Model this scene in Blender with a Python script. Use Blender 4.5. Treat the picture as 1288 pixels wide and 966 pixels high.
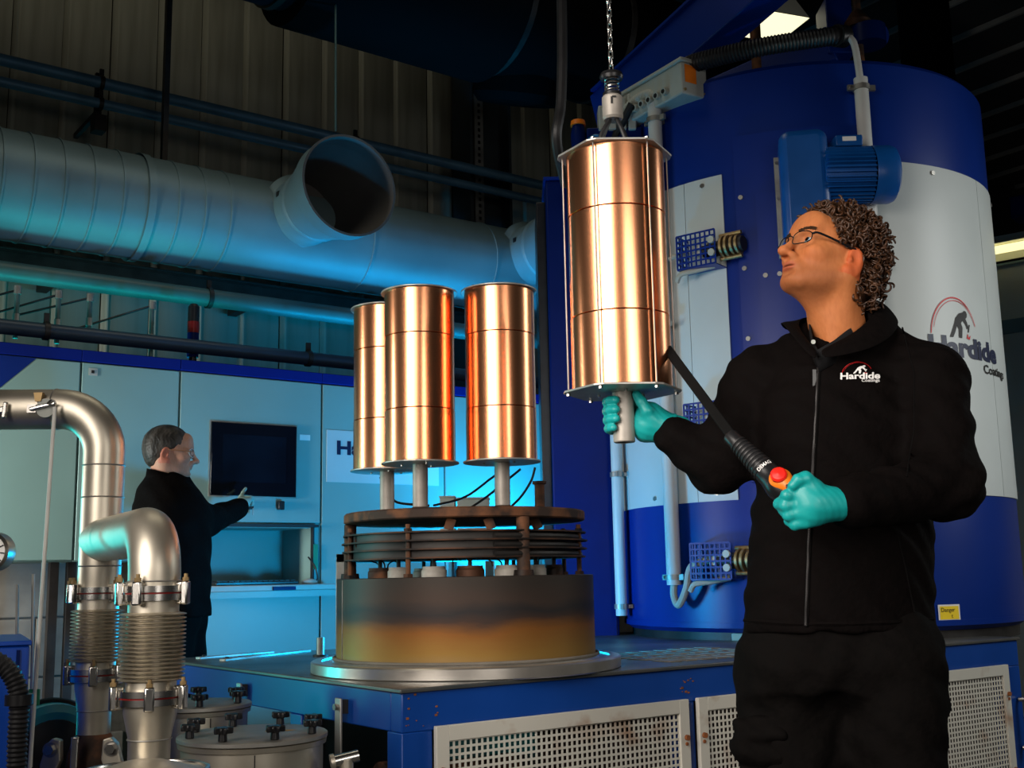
import bpy, bmesh, math, random
import numpy as np
from mathutils import Vector, Matrix
random.seed(7)
for o in list(bpy.data.objects): bpy.data.objects.remove(o, do_unlink=True)
SC = bpy.context.scene
COL = SC.collection
V = Vector
PI = math.pi
# ------------------------------------------------------------------ camera
FPX, PIT, ROL, CAMZ = 1450.0, math.radians(9.51), 0.0195, 1.0
_f = V((0, math.cos(PIT), math.sin(PIT))); _u = V((0, -math.sin(PIT), math.cos(PIT))); _r = V((1, 0, 0))
RR = _r * math.cos(ROL) - _u * math.sin(ROL); UU = _u * math.cos(ROL) + _r * math.sin(ROL)
CAM = V((0, 0, CAMZ))
cam_d = bpy.data.cameras.new('camera'); cam = bpy.data.objects.new('camera', cam_d); COL.objects.link(cam)
cam_d.sensor_width = 36; cam_d.lens = 36 * FPX / 1288; cam_d.clip_start = 0.05; cam_d.clip_end = 100
mw = Matrix.Identity(4)
for i in range(3):
    mw[i][0] = RR[i]; mw[i][1] = UU[i]; mw[i][2] = -_f[i]; mw[i][3] = CAM[i]
cam.matrix_world = mw
SC.camera = cam
SC.view_settings.view_transform = 'Standard'; SC.view_settings.look = 'None'
SC.view_settings.gamma = 1; SC.view_settings.use_curve_mapping = False
SC.view_settings.exposure = 0.0
# ------------------------------------------------------------------ world and lights
wd = bpy.data.worlds.new('world'); SC.world = wd; wd.use_nodes = True
wd.node_tree.nodes['Background'].inputs[0].default_value = (0.10, 0.105, 0.11, 1)
wd.node_tree.nodes['Background'].inputs[1].default_value = 0.18
def light(name, kind, loc, target, col, power, size=(1, 1), spread=180, spot=60, blend=.6):
    d = bpy.data.lights.new(name, kind); d.color = col; d.energy = power
    if kind == 'AREA':
        d.shape = 'RECTANGLE'; d.size, d.size_y = size; d.spread = math.radians(spread)
    elif kind == 'SPOT':
        d.spot_size = math.radians(spot); d.spot_blend = blend; d.shadow_soft_size = size[0]
    else:
        d.shadow_soft_size = size[0]
    o = bpy.data.objects.new(name, d); COL.objects.link(o); o.location = loc
    o.rotation_euler = (V(target) - V(loc)).to_track_quat('-Z', 'Y').to_euler()
    return o
CY = (0.0, 0.46, 1.0); TEAL = (0.0, 0.88, 0.92)
# photographer's soft key from behind the camera on its left, and a narrow strip further left
_c, _s = math.cos(math.radians(36.5)), math.sin(math.radians(36.5))
def _W(u, v, z): return (u * _c - v * _s, u * _s + v * _c, z)
light('softbox_key', 'AREA', (-1.25, 0.75, 2.05), (0.5, 2.95, 1.15), (1.0, 0.91, 0.83), 27, (1.9, 1.8), 74)
light('softbox_fill', 'AREA', (1.5, -0.5, 1.9), (0.3, 3.4, 1.4), (1.0, 0.93, 0.86), 6, (1.3, 1.7), 60)
light('strip_light', 'AREA', (-3.4, 3.8, 1.3), (-2.4, 5.2, 1.3), (1.0, 0.97, 0.92), 21, (0.3, 1.0), 84)
light('strip_copper', 'AREA', (-3.4, 3.7, 1.6), (-0.2, 3.9, 1.6), (1.0, 0.97, 0.90), 4, (0.14, 1.5), 60)
light('fill_right', 'AREA', (4.2, 4.3, 2.5), (2.0, 5.1, 1.4), (0.97, 1.0, 0.98), 17, (0.8, 1.8), 120)  # unseen fill lamp, added to brighten the right side of the vessel
light('hall_lamps', 'AREA', (-0.8, 4.8, 5.35), (-1.6, 6.0, 2.0), (1.0, 0.92, 0.74), 16, (2.8, 1.0), 170)
# blue gelled lamps: one standing behind the drum, tubes on top of the cabinets
light('gel_lamp', 'POINT', (-0.25, 5.1, 0.86), (0, 0, 0), CY, 66, (0.08,))
light('gel_lamp_back', 'SPOT', (0.1, 6.45, 0.95), (-0.5, 7.1, 3.0), CY, 150, (0.05,), spot=130, blend=1)
light('gel_tube_left', 'AREA', _W(1.5, 5.80, 2.13), _W(1.5, 6.0, 3.05), TEAL, 4.5, (2.0, 0.08), 160)
light('gel_tube_right', 'AREA', _W(3.7, 5.80, 2.13), _W(3.7, 6.0, 3.05), CY, 13, (1.8, 0.08), 160)
light('gel_side', 'AREA', (-3.1, 4.5, 0.9), (0.6, 3.6, 1.2), TEAL, 6, (0.2, 1.2), 110)
# ------------------------------------------------------------------ frames: picture ray to a place in the room
def ray(px, py): return _f + RR * ((px - 644) / FPX) - UU * ((py - 483) / FPX)
def P(px, py, Y):
    d = ray(px, py); return CAM + d * (Y / d.y)
TH = math.radians(36.5); CT, ST = math.cos(TH), math.sin(TH)          # the hall is turned by TH to the camera
def W(u, v, z): return V((u * CT - v * ST, u * ST + v * CT, z))
def UVZ(p): return V((p.x * CT + p.y * ST, -p.x * ST + p.y * CT, p.z))
def PV(px, py, v):
    d = ray(px, py); return UVZ(CAM + d * (v / (-d.x * ST + d.y * CT)))
# ------------------------------------------------------------------ materials
MATS = {}
def mat(name, col, rough=.5, metal=0., var=.12, scale=6., bump=0., col2=None, stretch=(1, 1, 1), spec=.5, emit=0., detail=4, alpha=1., trans=0., aniso=0., ior=1.45, lo=.42, hi=.62, coat=0., rv=.18):
    if name in MATS: return MATS[name]
    m = bpy.data.materials.new(name); m.use_nodes = True; nt = m.node_tree; b = nt.nodes['Principled BSDF']
    col = tuple(col)
    tc = nt.nodes.new('ShaderNodeTexCoord'); mp = nt.nodes.new('ShaderNodeMapping'); mp.inputs['Scale'].default_value = stretch
    nt.links.new(tc.outputs['Object'], mp.inputs[0])
    nz = nt.nodes.new('ShaderNodeTexNoise'); nz.inputs['Scale'].default_value = scale; nz.inputs['Detail'].default_value = detail
    nt.links.new(mp.outputs[0], nz.inputs['Vector'])
    rp = nt.nodes.new('ShaderNodeValToRGB'); e = rp.color_ramp.elements
    if col2 is None:
        e[0].position = .3; e[1].position = .7
        e[0].color = tuple(c * (1 - var) for c in col) + (1,); e[1].color = tuple(min(1, c * (1 + var)) for c in col) + (1,)
    else:
        e[0].position = lo; e[1].position = hi
        e[0].color = col + (1,); e[1].color = tuple(col2) + (1,)
    nt.links.new(nz.outputs['Fac'], rp.inputs[0]); nt.links.new(rp.outputs[0], b.inputs['Base Color'])
    b.inputs['Metallic'].default_value = metal; b.inputs['Specular IOR Level'].default_value = spec
    b.inputs['IOR'].default_value = ior
    mr = nt.nodes.new('ShaderNodeMapRange'); mr.inputs['To Min'].default_value = max(.02, rough * (1 - rv)); mr.inputs['To Max'].default_value = min(1, rough * (1 + rv))
    nt.links.new(nz.outputs['Fac'], mr.inputs['Value']); nt.links.new(mr.outputs[0], b.inputs['Roughness'])
    if bump:
        bp = nt.nodes.new('ShaderNodeBump'); bp.inputs['Strength'].default_value = bump; bp.inputs['Distance'].default_value = .01
        nt.links.new(nz.outputs['Fac'], bp.inputs['Height']); nt.links.new(bp.outputs[0], b.inputs['Normal'])
    if emit:
        b.inputs['Emission Color'].default_value = col + (1,); b.inputs['Emission Strength'].default_value = emit
    if trans: b.inputs['Transmission Weight'].default_value = trans
    if aniso: b.inputs['Anisotropic'].default_value = aniso
    if coat: b.inputs['Coat Weight'].default_value = coat
    MATS[name] = m
    return m
mat('copper', (.95, .41, .20), .24, 1, .02, 2, 0, stretch=(12, 12, 1), detail=2, rv=.04)
mat('steel', (.42, .40, .37), .33, 1, .18, 12)
mat('steel_light', (.62, .60, .56), .25, 1, .15, 14)
mat('stainless', (.60, .55, .45), .42, .9, .2, 5, .02, detail=6)
mat('steel_dull', (.34, .33, .30), .5, .8, .25, 9, .05)
mat('plate_grey', (.40, .39, .36), .45, .7, .2, 10)
mat('dark_metal', (.035, .032, .03), .5, .6, .3, 12)
mat('rust', (.05, .032, .024), .75, .5, col2=(.20, .085, .04), scale=14, bump=.15, detail=8)
mat('rust_dark', (.018, .013, .011), .6, .6, col2=(.09, .04, .022), scale=10, bump=.1, detail=8)
mat('tank_blue', (.0006, .021, .19), .36, 0, .08, 2, spec=.32)
mat('base_blue', (.0015, .045, .26), .38, 0, .1, 4, .02)
mat('band_blue', (.001, .012, .17), .7, 0, .08, 3, spec=.15)
mat('flange_steel', (.60, .56, .50), .3, .85, .15, 8)
mat('deep_blue', (.0006, .010, .085), .4, 0, .1, 4, spec=.12)
mat('motor_blue', (.003, .075, .30), .35, 0, .12, 8, .03)
mat('bright_blue', (.002, .06, .42), .4, 0, .08, 4)
mat('tank_white', (.52, .56, .55), .42, 0, .04, 3)
mat('conduit_white', (.55, .56, .54), .4, 0, .05, 8)
mat('cab_grey', (.22, .37, .345), .45, 0, .04, 2.5)
mat('cab_edge', (.015, .018, .02), .6)
mat('grille_white', (.55, .53, .46), .55, .0, col2=(.28, .13, .05), scale=7, detail=9, lo=.56, hi=.78)
mat('rust_spot', (.20, .06, .015), .8, 0, .4, 40)
mat('duct', (.17, .255, .275), .5, .25, .14, 2.2, .03, detail=6)
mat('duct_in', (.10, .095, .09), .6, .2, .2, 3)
mat('black_duct', (.002, .002, .0025), .8, 0, .3, 3, spec=.06)
mat('pipe_bluelit', (.10, .22, .33), .35, .3, .15, 6)  # the blue light on the thin wall pipes is put into this colour
mat('pipe_teal', (.07, .13, .125), .45, .2, .15, 4)
mat('pipe_dark', (.03, .05, .075), .4, .2, .15, 5)
mat('cladding', (.46, .46, .37), .6, .05, col2=(.34, .335, .26), scale=1.6, stretch=(6, 6, .5), detail=7)
mat('clad_rib', (.085, .075, .055), .5, .25, .2, 5)
mat('block', (.17, .155, .13), .9, 0, .18, 9, .3)
mat('mortar', (.10, .09, .075), .95, 0, .2, 20, .3)
mat('concrete', (.10, .10, .095), .8, 0, .25, 3, .1)
mat('ceil', (.022, .018, .014), .8, 0, .2, 3)
mat('ceil_rib', (.20, .17, .135), .7, 0, .2, 3)
mat('column', (.035, .045, .05), .6, .2, .2, 5)
mat('black_rubber', (.012, .012, .013), .45, 0, .2, 30, .1)
mat('black_plastic', (.010, .010, .011), .32, 0, .2, 20)
mat('screen', (.002, .004, .008), .12, 0, .1, 3)
mat('screen_img', (.003, .007, .014), .1, 0, .4, 3)
mat('white_plastic', (.62, .62, .58), .5, 0, .05, 12)
mat('grey_plastic', (.40, .42, .38), .5, 0, .06, 12)
mat('beige', (.40, .39, .33), .55, 0, .08, 10)
mat('ceramic', (.34, .32, .28), .6, 0, .2, 25, .1)
mat('brass', (.36, .25, .12), .5, .9, .25, 20)
mat('orange', (.85, .20, .01), .4, 0, .06, 20)
mat('red_button', (.75, .015, .008), .3, 0, .05, 20)
mat('red_lens', (.22, .01, .01), .3, 0, .1, 8)
mat('green', (.02, .25, .13), .5, 0, .1, 10)
mat('yellow', (.85, .62, .02), .5, 0, .05, 10)
mat('teal_paint', (.01, .26, .28), .4, 0, .12, 6)
mat('ink_navy', (.004, .010, .045), .5, 0, .05, 10)
mat('ink_red', (.55, .01, .012), .5, 0, .05, 10)
mat('ink_white', (.75, .74, .72), .6, 0, .05, 10)
mat('ink_black', (.006, .006, .006), .6, 0, .05, 10)
mat('lamp_glow', (1.0, .93, .62), .5, 0, .02, 2, emit=1.15)
mat('tube_glow', (1.0, .90, .45), .5, 0, .02, 2, emit=1.3)
mat('lamp_housing', (.55, .55, .48), .5, 0, .05, 5)
mat('partition', (.55, .56, .50), .7, 0, .05, 2)
mat('partition_trim', (.16, .24, .26), .6, 0, .08, 3)
mat('skin', (.50, .205, .105), .5, 0, .10, 22, .04, detail=6)
mat('skin_pale', (.52, .27, .18), .5, 0, .1, 25, .03)
mat('lip', (.42, .13, .08), .45, 0, .08, 40)
mat('hair_brown', (.040, .017, .007), .5, 0, .5, 30, .2)
mat('hair_curl', (.046, .018, .0065), .45, 0, .45, 60)
mat('hair_grey', (.014, .011, .008), .55, 0, col2=(.055, .047, .04), scale=40, stretch=(1, 1, .25), bump=.4)
mat('eye_white', (.70, .66, .62), .2, 0, .03, 30)
mat('iris', (.12, .17, .20), .2, 0, .2, 200)
mat('pupil', (.004, .004, .004), .1, 0, .1, 10)
mat('frame_black', (.008, .008, .009), .25, 0, .1, 10)
mat('lens', (.95, .97, 1.0), .03, 0, .01, 3, trans=1.0, ior=1.05)
mat('jacket', (.0024, .0015, .0014), .85, 0, .25, 60, .25, spec=.08)
mat('jacket_seam', (.0025, .002, .002), .9, 0, .2, 60, spec=.1)
mat('trousers', (.0028, .0022, .0020), .85, 0, .3, 50, .25, spec=.08)
mat('shirt', (.008, .008, .009), .8, 0, .2, 60, spec=.2)
mat('boot', (.012, .010, .009), .5, 0, .2, 20)
mat('glove', (.005, .30, .29), .42, 0, .08, 28, .08)
mat('glove_pale', (.30, .42, .36), .5, 0, .1, 20)
mat('tube_grey', (.36, .33, .29), .55, .45, .2, 14, .05)
mat('strap_black', (.004, .004, .004), .8, 0, .2, 20, spec=.12)
mat('zip', (.016, .014, .014), .5, .3, .2, 200)
def heat_tint():
    m = bpy.data.materials.new('heat_tint'); m.use_nodes = True; nt = m.node_tree; b = nt.nodes['Principled BSDF']
    tc = nt.nodes.new('ShaderNodeTexCoord'); sp = nt.nodes.new('ShaderNodeSeparateXYZ'); nt.links.new(tc.outputs['Object'], sp.inputs[0])
    nz = nt.nodes.new('ShaderNodeTexNoise'); nz.inputs['Scale'].default_value = 3.5; nz.inputs['Detail'].default_value = 5
    mp = nt.nodes.new('ShaderNodeMapping'); mp.inputs['Scale'].default_value = (1, 1, 3)
    nt.links.new(tc.outputs['Object'], mp.inputs[0]); nt.links.new(mp.outputs[0], nz.inputs['Vector'])
    ad = nt.nodes.new('ShaderNodeMath'); ad.operation = 'MULTIPLY_ADD'; ad.inputs[1].default_value = .09; nt.links.new(nz.outputs['Fac'], ad.inputs[0]); nt.links.new(sp.outputs['Z'], ad.inputs[2])
    mr = nt.nodes.new('ShaderNodeMapRange'); mr.inputs['From Min'].default_value = .055; mr.inputs['From Max'].default_value = .33
    nt.links.new(ad.outputs[0], mr.inputs['Value'])
    rp = nt.nodes.new('ShaderNodeValToRGB'); nt.links.new(mr.outputs[0], rp.inputs[0])
    el = rp.color_ramp.elements; el[0].position = 0; el[0].color = (.30, .21, .10, 1); el[1].position = 1; el[1].color = (.045, .037, .031, 1)
    for p, c in ((.22, (.30, .17, .042)), (.46, (.25, .10, .024)), (.60, (.06, .038, .03)), (.69, (.032, .030, .031)), (.80, (.06, .042, .034))):
        x = el.new(p); x.color = c + (1,)
    nt.links.new(rp.outputs[0], b.inputs['Base Color']); b.inputs['Metallic'].default_value = .45; b.inputs['Roughness'].default_value = .52; b.inputs['Specular IOR Level'].default_value = .2
    MATS['heat_tint'] = m
heat_tint()
# ------------------------------------------------------------------ mesh builder
class MB:
    def __init__(s, xf=None): s.v = []; s.f = []; s.xf = xf
    def add(s, vs, fs):
        n = len(s.v)
        s.v += [(s.xf @ V(p)) if s.xf else V(p) for p in vs]
        s.f += [tuple(i + n for i in f) for f in fs]
        return s
    def box(s, c, d, rot=None):
        hx, hy, hz = d[0] / 2, d[1] / 2, d[2] / 2; vs = []
        for x, y, z in ((-1, -1, -1), (1, -1, -1), (1, 1, -1), (-1, 1, -1), (-1, -1, 1), (1, -1, 1), (1, 1, 1), (-1, 1, 1)):
            p = V((x * hx, y * hy, z * hz))
            if rot: p = rot @ p
            vs.append(p + V(c))
        return s.add(vs, [(0, 3, 2, 1), (4, 5, 6, 7), (0, 1, 5, 4), (1, 2, 6, 5), (2, 3, 7, 6), (3, 0, 4, 7)])
    def bb(s, a, b):
        return s.box([(a[i] + b[i]) / 2 for i in range(3)], [abs(b[i] - a[i]) for i in range(3)])
    def beam(s, a, b, w, h, up=(0, 0, 1)):
        a = V(a); b = V(b); d = b - a; L = d.length; d.normalize(); x = d.cross(V(up))
        if x.length < 1e-4: x = d.cross(V((0, 1, 0)))
        x.normalize(); z = x.cross(d)
        return s.box((a + b) / 2, (w, L, h), Matrix((x, d, z)).transposed())
    def tube(s, pts, r, n=10, caps=True, closed=False):
        pts = [V(p) for p in pts]; m = len(pts)
        rs = r if isinstance(r, (list, tuple)) else [r] * m
        vs, fs = [], []; prev = None
        for i, p in enumerate(pts):
            if closed: t = pts[(i + 1) % m] - pts[i - 1]
            else: t = pts[min(i + 1, m - 1)] - pts[max(i - 1, 0)]
            t.normalize()
            if prev is None:
                a = V((0, 0, 1)) if abs(t.z) < .9 else V((1, 0, 0))
                x = t.cross(a).normalized()
            else:
                x = prev - t * prev.dot(t)
                x = x.normalized() if x.length > 1e-6 else t.orthogonal().normalized()
            prev = x; y = t.cross(x)
            for k in range(n):
                a = 2 * PI * k / n; vs.append(p + (x * math.cos(a) + y * math.sin(a)) * rs[i])
        for i in range(m if closed else m - 1):
            j = (i + 1) % m
            for k in range(n):
                l = (k + 1) % n; fs.append((i * n + k, i * n + l, j * n + l, j * n + k))
        if caps and not closed:
            fs.append(tuple(range(n - 1, -1, -1))); fs.append(tuple((m - 1) * n + k for k in range(n)))
        return s.add(vs, fs)
    def cyl(s, a, b, r0, r1=None, n=24, caps=True): return s.tube([a, b], [r0, r0 if r1 is None else r1], n, caps)
    def lathe(s, prof, n=48, c=(0, 0, 0), axis=None, a0=0., a1=2 * PI, close=False):
        full = abs(a1 - a0 - 2 * PI) < 1e-6; m = n if full else n + 1; k = len(prof)
        q = V(axis).to_track_quat('Z', 'Y').to_matrix() if axis is not None else None
        vs, fs = [], []
        for i in range(m):
            a = a0 + (a1 - a0) * i / n
            for r, z in prof:
                p = V((r * math.cos(a), r * math.sin(a), z))
                if q: p = q @ p
                vs.append(p + V(c))
        for i in range(n):
            j = (i + 1) % m
            for t in range(k if close else k - 1):
                t2 = (t + 1) % k
                fs.append((i * k + t, j * k + t, j * k + t2, i * k + t2))
        return s.add(vs, fs)
    def prism(s, poly, z0, z1, to=None):
        n = len(poly); vs = [V((x, y, z0)) for x, y in poly] + [V((x, y, z1)) for x, y in poly]
        if to: vs = [to @ p for p in vs]
        return s.add(vs, [tuple(range(n - 1, -1, -1)), tuple(range(n, 2 * n))] + [(i, (i + 1) % n, (i + 1) % n + n, i + n) for i in range(n)])
    def ball(s, c, r, n=12, m=8, rot=None):
        r = (r, r, r) if not isinstance(r, (tuple, list)) else r
        vs = [V((0, 0, -1))]
        for i in range(1, m):
            t = -PI / 2 + PI * i / m
            vs += [V((math.cos(t) * math.cos(2 * PI * k / n), math.cos(t) * math.sin(2 * PI * k / n), math.sin(t))) for k in range(n)]
        vs.append(V((0, 0, 1))); fs = []
        for k in range(n):
            l = (k + 1) % n; fs.append((0, 1 + l, 1 + k)); fs.append((len(vs) - 1, 1 + (m - 2) * n + k, 1 + (m - 2) * n + l))
            for i in range(m - 2): fs.append((1 + i * n + k, 1 + i * n + l, 1 + (i + 1) * n + l, 1 + (i + 1) * n + k))
        vs = [V((p.x * r[0], p.y * r[1], p.z * r[2])) for p in vs]
        if rot: vs = [rot @ p for p in vs]
        return s.add([p + V(c) for p in vs], fs)
    def ring(s, c, R, r, axis=(0, 0, 1), n=32, m=8, a0=0., a1=2 * PI):
        q = V(axis).to_track_quat('Z', 'Y').to_matrix(); full = abs(a1 - a0 - 2 * PI) < 1e-6
        pts = [V(c) + q @ V((R * math.cos(a0 + (a1 - a0) * i / n), R * math.sin(a0 + (a1 - a0) * i / n), 0)) for i in range(n if full else n + 1)]
        return s.tube(pts, r, m, True, full)
    def hexnut(s, c, r, h, axis=(0, 0, 1)):
        a = V(axis).normalized(); return s.cyl(V(c), V(c) + a * h, r, n=6)
def mesh_obj(name, v, f, m, parent=None, smooth=30., bevel=0., mats=None, fm=None):
    me = bpy.data.meshes.new(name); me.from_pydata([tuple(p) for p in v], [], f); me.update()
    for mm in (mats or [m]): me.materials.append(MATS[mm] if isinstance(mm, str) else mm)
    if fm is not None:
        for i, k in enumerate(fm): me.polygons[i].material_index = k
    bm = bmesh.new(); bm.from_mesh(me); bmesh.ops.recalc_face_normals(bm, faces=bm.faces); bm.to_mesh(me); bm.free()
    if smooth:
        me.polygons.foreach_set('use_smooth', [True] * len(me.polygons))
        if smooth < 179: me.set_sharp_from_angle(angle=math.radians(smooth))
    o = bpy.data.objects.new(name, me); COL.objects.link(o)
    if parent is not None: o.parent = parent
    if bevel:
        b = o.modifiers.new('bevel', 'BEVEL'); b.width = bevel; b.segments = 2; b.limit_method = 'ANGLE'; b.angle_limit = math.radians(50)
    return o
def tag(o, label, cat, group=None):
    o['label'] = label; o['category'] = cat
    if group: o['group'] = group
    return o
class T:
    """a thing: an Empty at its base that parents its parts"""
    def __init__(s, name, label, cat, loc=(0, 0, 0), rotz=0., group=None):
        s.o = bpy.data.objects.new(name, None); COL.objects.link(s.o); s.o.location = loc; s.o.rotation_euler = (0, 0, rotz)
        s.o.empty_display_size = .05; tag(s.o, label, cat, group)
        s.m = Matrix.Translation(V(loc)) @ Matrix.Rotation(rotz, 4, 'Z'); s.inv = s.m.inverted()
    def L(s, p): return s.inv @ V(p)
    def mb(s): return MB()
    def wb(s): return MB(s.inv)            # builder fed with room coordinates
    def part(s, name, mb, m, parent=None, smooth=30., bevel=0., **k):
        return mesh_obj(name, mb.v, mb.f, m, parent or s.o, smooth, bevel, **k)
def struct(name, mb, m, smooth=30., bevel=0.):
    o = mesh_obj(name, mb.v, mb.f, m, None, smooth, bevel); o['kind'] = 'structure'; return o
def copy_tree(o, parent=None):
    c = o.copy(); COL.objects.link(c); c.parent = parent
    for ch in list(o.children): copy_tree(ch, c)
    return c
def linked(o, loc=None, rot=None):
    c = o.copy(); COL.objects.link(c)
    if loc is not None: c.location = loc
    if rot is not None: c.rotation_euler = rot
    return c
def arc(c, R, a0, a1, x, y, n=10):
    c = V(c); x = V(x); y = V(y)
    return [c + x * (R * math.cos(a0 + (a1 - a0) * i / n)) + y * (R * math.sin(a0 + (a1 - a0) * i / n)) for i in range(n + 1)]
def bez(a, b, c, d, n=16):
    a, b, c, d = V(a), V(b), V(c), V(d); r = []
    for i in range(n + 1):
        t = i / n; k = 1 - t; r.append(a * k ** 3 + b * 3 * k * k * t + c * 3 * k * t * t + d * t ** 3)
    return r
def spline(pts, n=8):
    pts = [V(p) for p in pts]; r = []; q = [pts[0] * 2 - pts[1]] + pts + [pts[-1] * 2 - pts[-2]]
    for i in range(1, len(q) - 2):
        for k in range(n):
            t = k / n; a, b, c, d = q[i - 1:i + 3]
            r.append(.5 * (2 * b + (c - a) * t + (2 * a - 5 * b + 4 * c - d) * t * t + (3 * b - a - 3 * c + d) * t ** 3))
    return r + [pts[-1]]
def corrug(pts, r, pitch, depth):
    """ribbed hose: resample a path and alternate the radius"""
    pts = [V(p) for p in pts]; out = [pts[0]]; acc = 0
    for a, b in zip(pts, pts[1:]):
        L = (b - a).length; t = pitch / 2 - acc
        while t <= L: out.append(a + (b - a) * (t / L)); t += pitch / 2
        acc = L - (t - pitch / 2)
    return out, [r if i % 2 else r - depth for i in range(len(out))]
def text_mesh(body, size, bold=0., shear=0., align='LEFT', spacing=1.):
    c = bpy.data.curves.new('lettering', 'FONT'); c.body = body; c.size = size; c.offset = bold; c.shear = shear; c.align_x = align; c.resolution_u = 3
    c.space_character = spacing
    o = bpy.data.objects.new('lettering', c); COL.objects.link(o)
    dg = bpy.context.evaluated_depsgraph_get(); me = bpy.data.meshes.new_from_object(o.evaluated_get(dg))
    bpy.data.objects.remove(o, do_unlink=True); bpy.data.curves.remove(c)
    return me
def mapped_text(name, body, size, fn, m, parent, bold=0., cuts=None, **k):
    """flat lettering laid on a surface: fn maps letter-plane x, y to a place on it"""
    me = text_mesh(body, size, bold, **k)
    bm = bmesh.new(); bm.from_mesh(me)
    if cuts:
        xs = [v.co.x for v in bm.verts]
        x = min(xs) + cuts
        while x < max(xs):
            bmesh.ops.bisect_plane(bm, geom=bm.verts[:] + bm.edges[:] + bm.faces[:], plane_co=(x, 0, 0), plane_no=(1, 0, 0)); x += cuts
    bmesh.ops.triangulate(bm, faces=bm.faces)
    for v in bm.verts: v.co = fn(v.co.x, v.co.y)
    bm.to_mesh(me); bm.free(); me.name = name; me.materials.clear(); me.materials.append(MATS[m])
    o = bpy.data.objects.new(name, me); COL.objects.link(o); o.parent = parent
    return o
def sheet(poly, fn, cut=None):
    """a flat cut-out shape laid on a surface, triangulated and sliced so that it can bend"""
    bm = bmesh.new(); bm.faces.new([bm.verts.new((x, y, 0)) for x, y in poly])
    if cut:
        xs = [p[0] for p in poly]; x = min(xs) + cut
        while x < max(xs):
            bmesh.ops.bisect_plane(bm, geom=bm.verts[:] + bm.edges[:] + bm.faces[:], plane_co=(x, 0, 0), plane_no=(1, 0, 0)); x += cut
    bmesh.ops.triangulate(bm, faces=bm.faces)
    bm.verts.ensure_lookup_table(); bm.verts.index_update()
    r = MB().add([fn(v.co.x, v.co.y) for v in bm.verts], [tuple(v.index for v in f.verts) for f in bm.faces]); bm.free()
    return r
# ------------------------------------------------------------------ the hall
mb = MB(); mb.bb((-7, -3, -.1), (9, 8, 0)); o = struct('floor', mb, 'concrete', 0); o.rotation_euler.z = TH
# back wall: ribbed cladding sheets above a block wall
WV = 7.1
o = struct('wall_back', MB().bb((-3, WV + .05, 0), (7.2, WV + .2, 5.6)), 'mortar', 0); o.rotation_euler.z = TH; wallb = o
pitch = .30; z0 = 2.32
prof = [(0, 0), (.02, 0), (.026, -.014), (.04, -.014), (.046, 0), (pitch - .006, 0)]
pm = MB()
vs = []; 
for z in (z0, 5.6): vs += [(x, y, z) for x, y in prof]
n = len(prof); pm.add(vs, [(i, i + 1, n + i + 1, n + i) for i in range(n - 1)])
pan = None
for i in range(26):
    if pan is None:
        pan = mesh_obj('cladding_panel', pm.v, pm.f, 'cladding', wallb, 25); pan.location = (-.6, WV, 0); c = pan
        sd = pan.modifiers.new('thickness', 'SOLIDIFY'); sd.thickness = .012; sd.offset = 1
    else: c = linked(pan, (-.6 + i * pitch, WV, 0))
    c.location.y = WV + (.0 if i % 4 else .012)
wlow = struct('wall_low', MB().bb((-1.2, 6.02, 0), (2.0, 6.12, 1.7)), 'mortar', 0); wlow.rotation_euler.z = TH
bl = None
for r_ in range(6):
    for k in range(6):
        loc = (-.75 + k * .455 - (.2275 if r_ % 2 else 0), 6.0, .0 + r_ * .284)
        if loc[0] > 1.6: continue
        if bl is None:
            bl = mesh_obj('block', *(lambda q: (q.v, q.f))(MB().bb((0, 0, 0), (.446, .03, .276))), 'block', wlow, 0, .006); bl.location = loc
        else: linked(bl, loc)
# cladding rail and wall girts
for (name, lab, v, z, h, m_) in (('cladding_rail', 'long horizontal steel rail on the wall just above the big duct', 6.9, 3.52, .10, 'pipe_teal'), ('wall_girt', 'dark steel girt along the wall below the big duct', 6.75, 2.72, .16, 'dark_metal')):
    t = T(name, lab, 'rail', W(-1, v, z), TH)
    q = t.mb(); q.bb((0, 0, 0), (5.6, .05, h)); q.bb((0, -.07, h - .012), (5.6, 0, h)); t.part('web', q, m_, bevel=.002)
    for k in range(5): t.part('bracket', t.mb().bb((.3 + k * 1.2, .05, .01), (.36 + k * 1.2, min(.3, 7.09 - v), .05)), m_)
# steel column at the wall
uc = PV(607, 200, 6.9)
t = T('steel_column', 'dark blue-grey steel column with a perforated edge against the cladding', 'column', W(uc.x, 6.85, 0), TH)
t.part('web', t.mb().bb((-.17, .05, 0), (.19, .07, 5.5)), 'column')
t.part('flange', t.mb().bb((-.19, -.06, 0), (-.165, .18, 5.5)), 'column'); t.part('flange', t.mb().bb((.17, -.06, 0), (.195, .18, 5.5)), 'column')
q = t.mb(); q.bb((-.12, -.02, 1.5), (-.04, 0, 5.2)); t.part('slotted_channel', q, 'steel_dull')
q = t.mb()
for k in range(46): q.bb((-.09, -.024, 2.6 + k * .05), (-.07, -.018, 2.625 + k * .05))
t.part('slots', q, 'ink_black')
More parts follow.
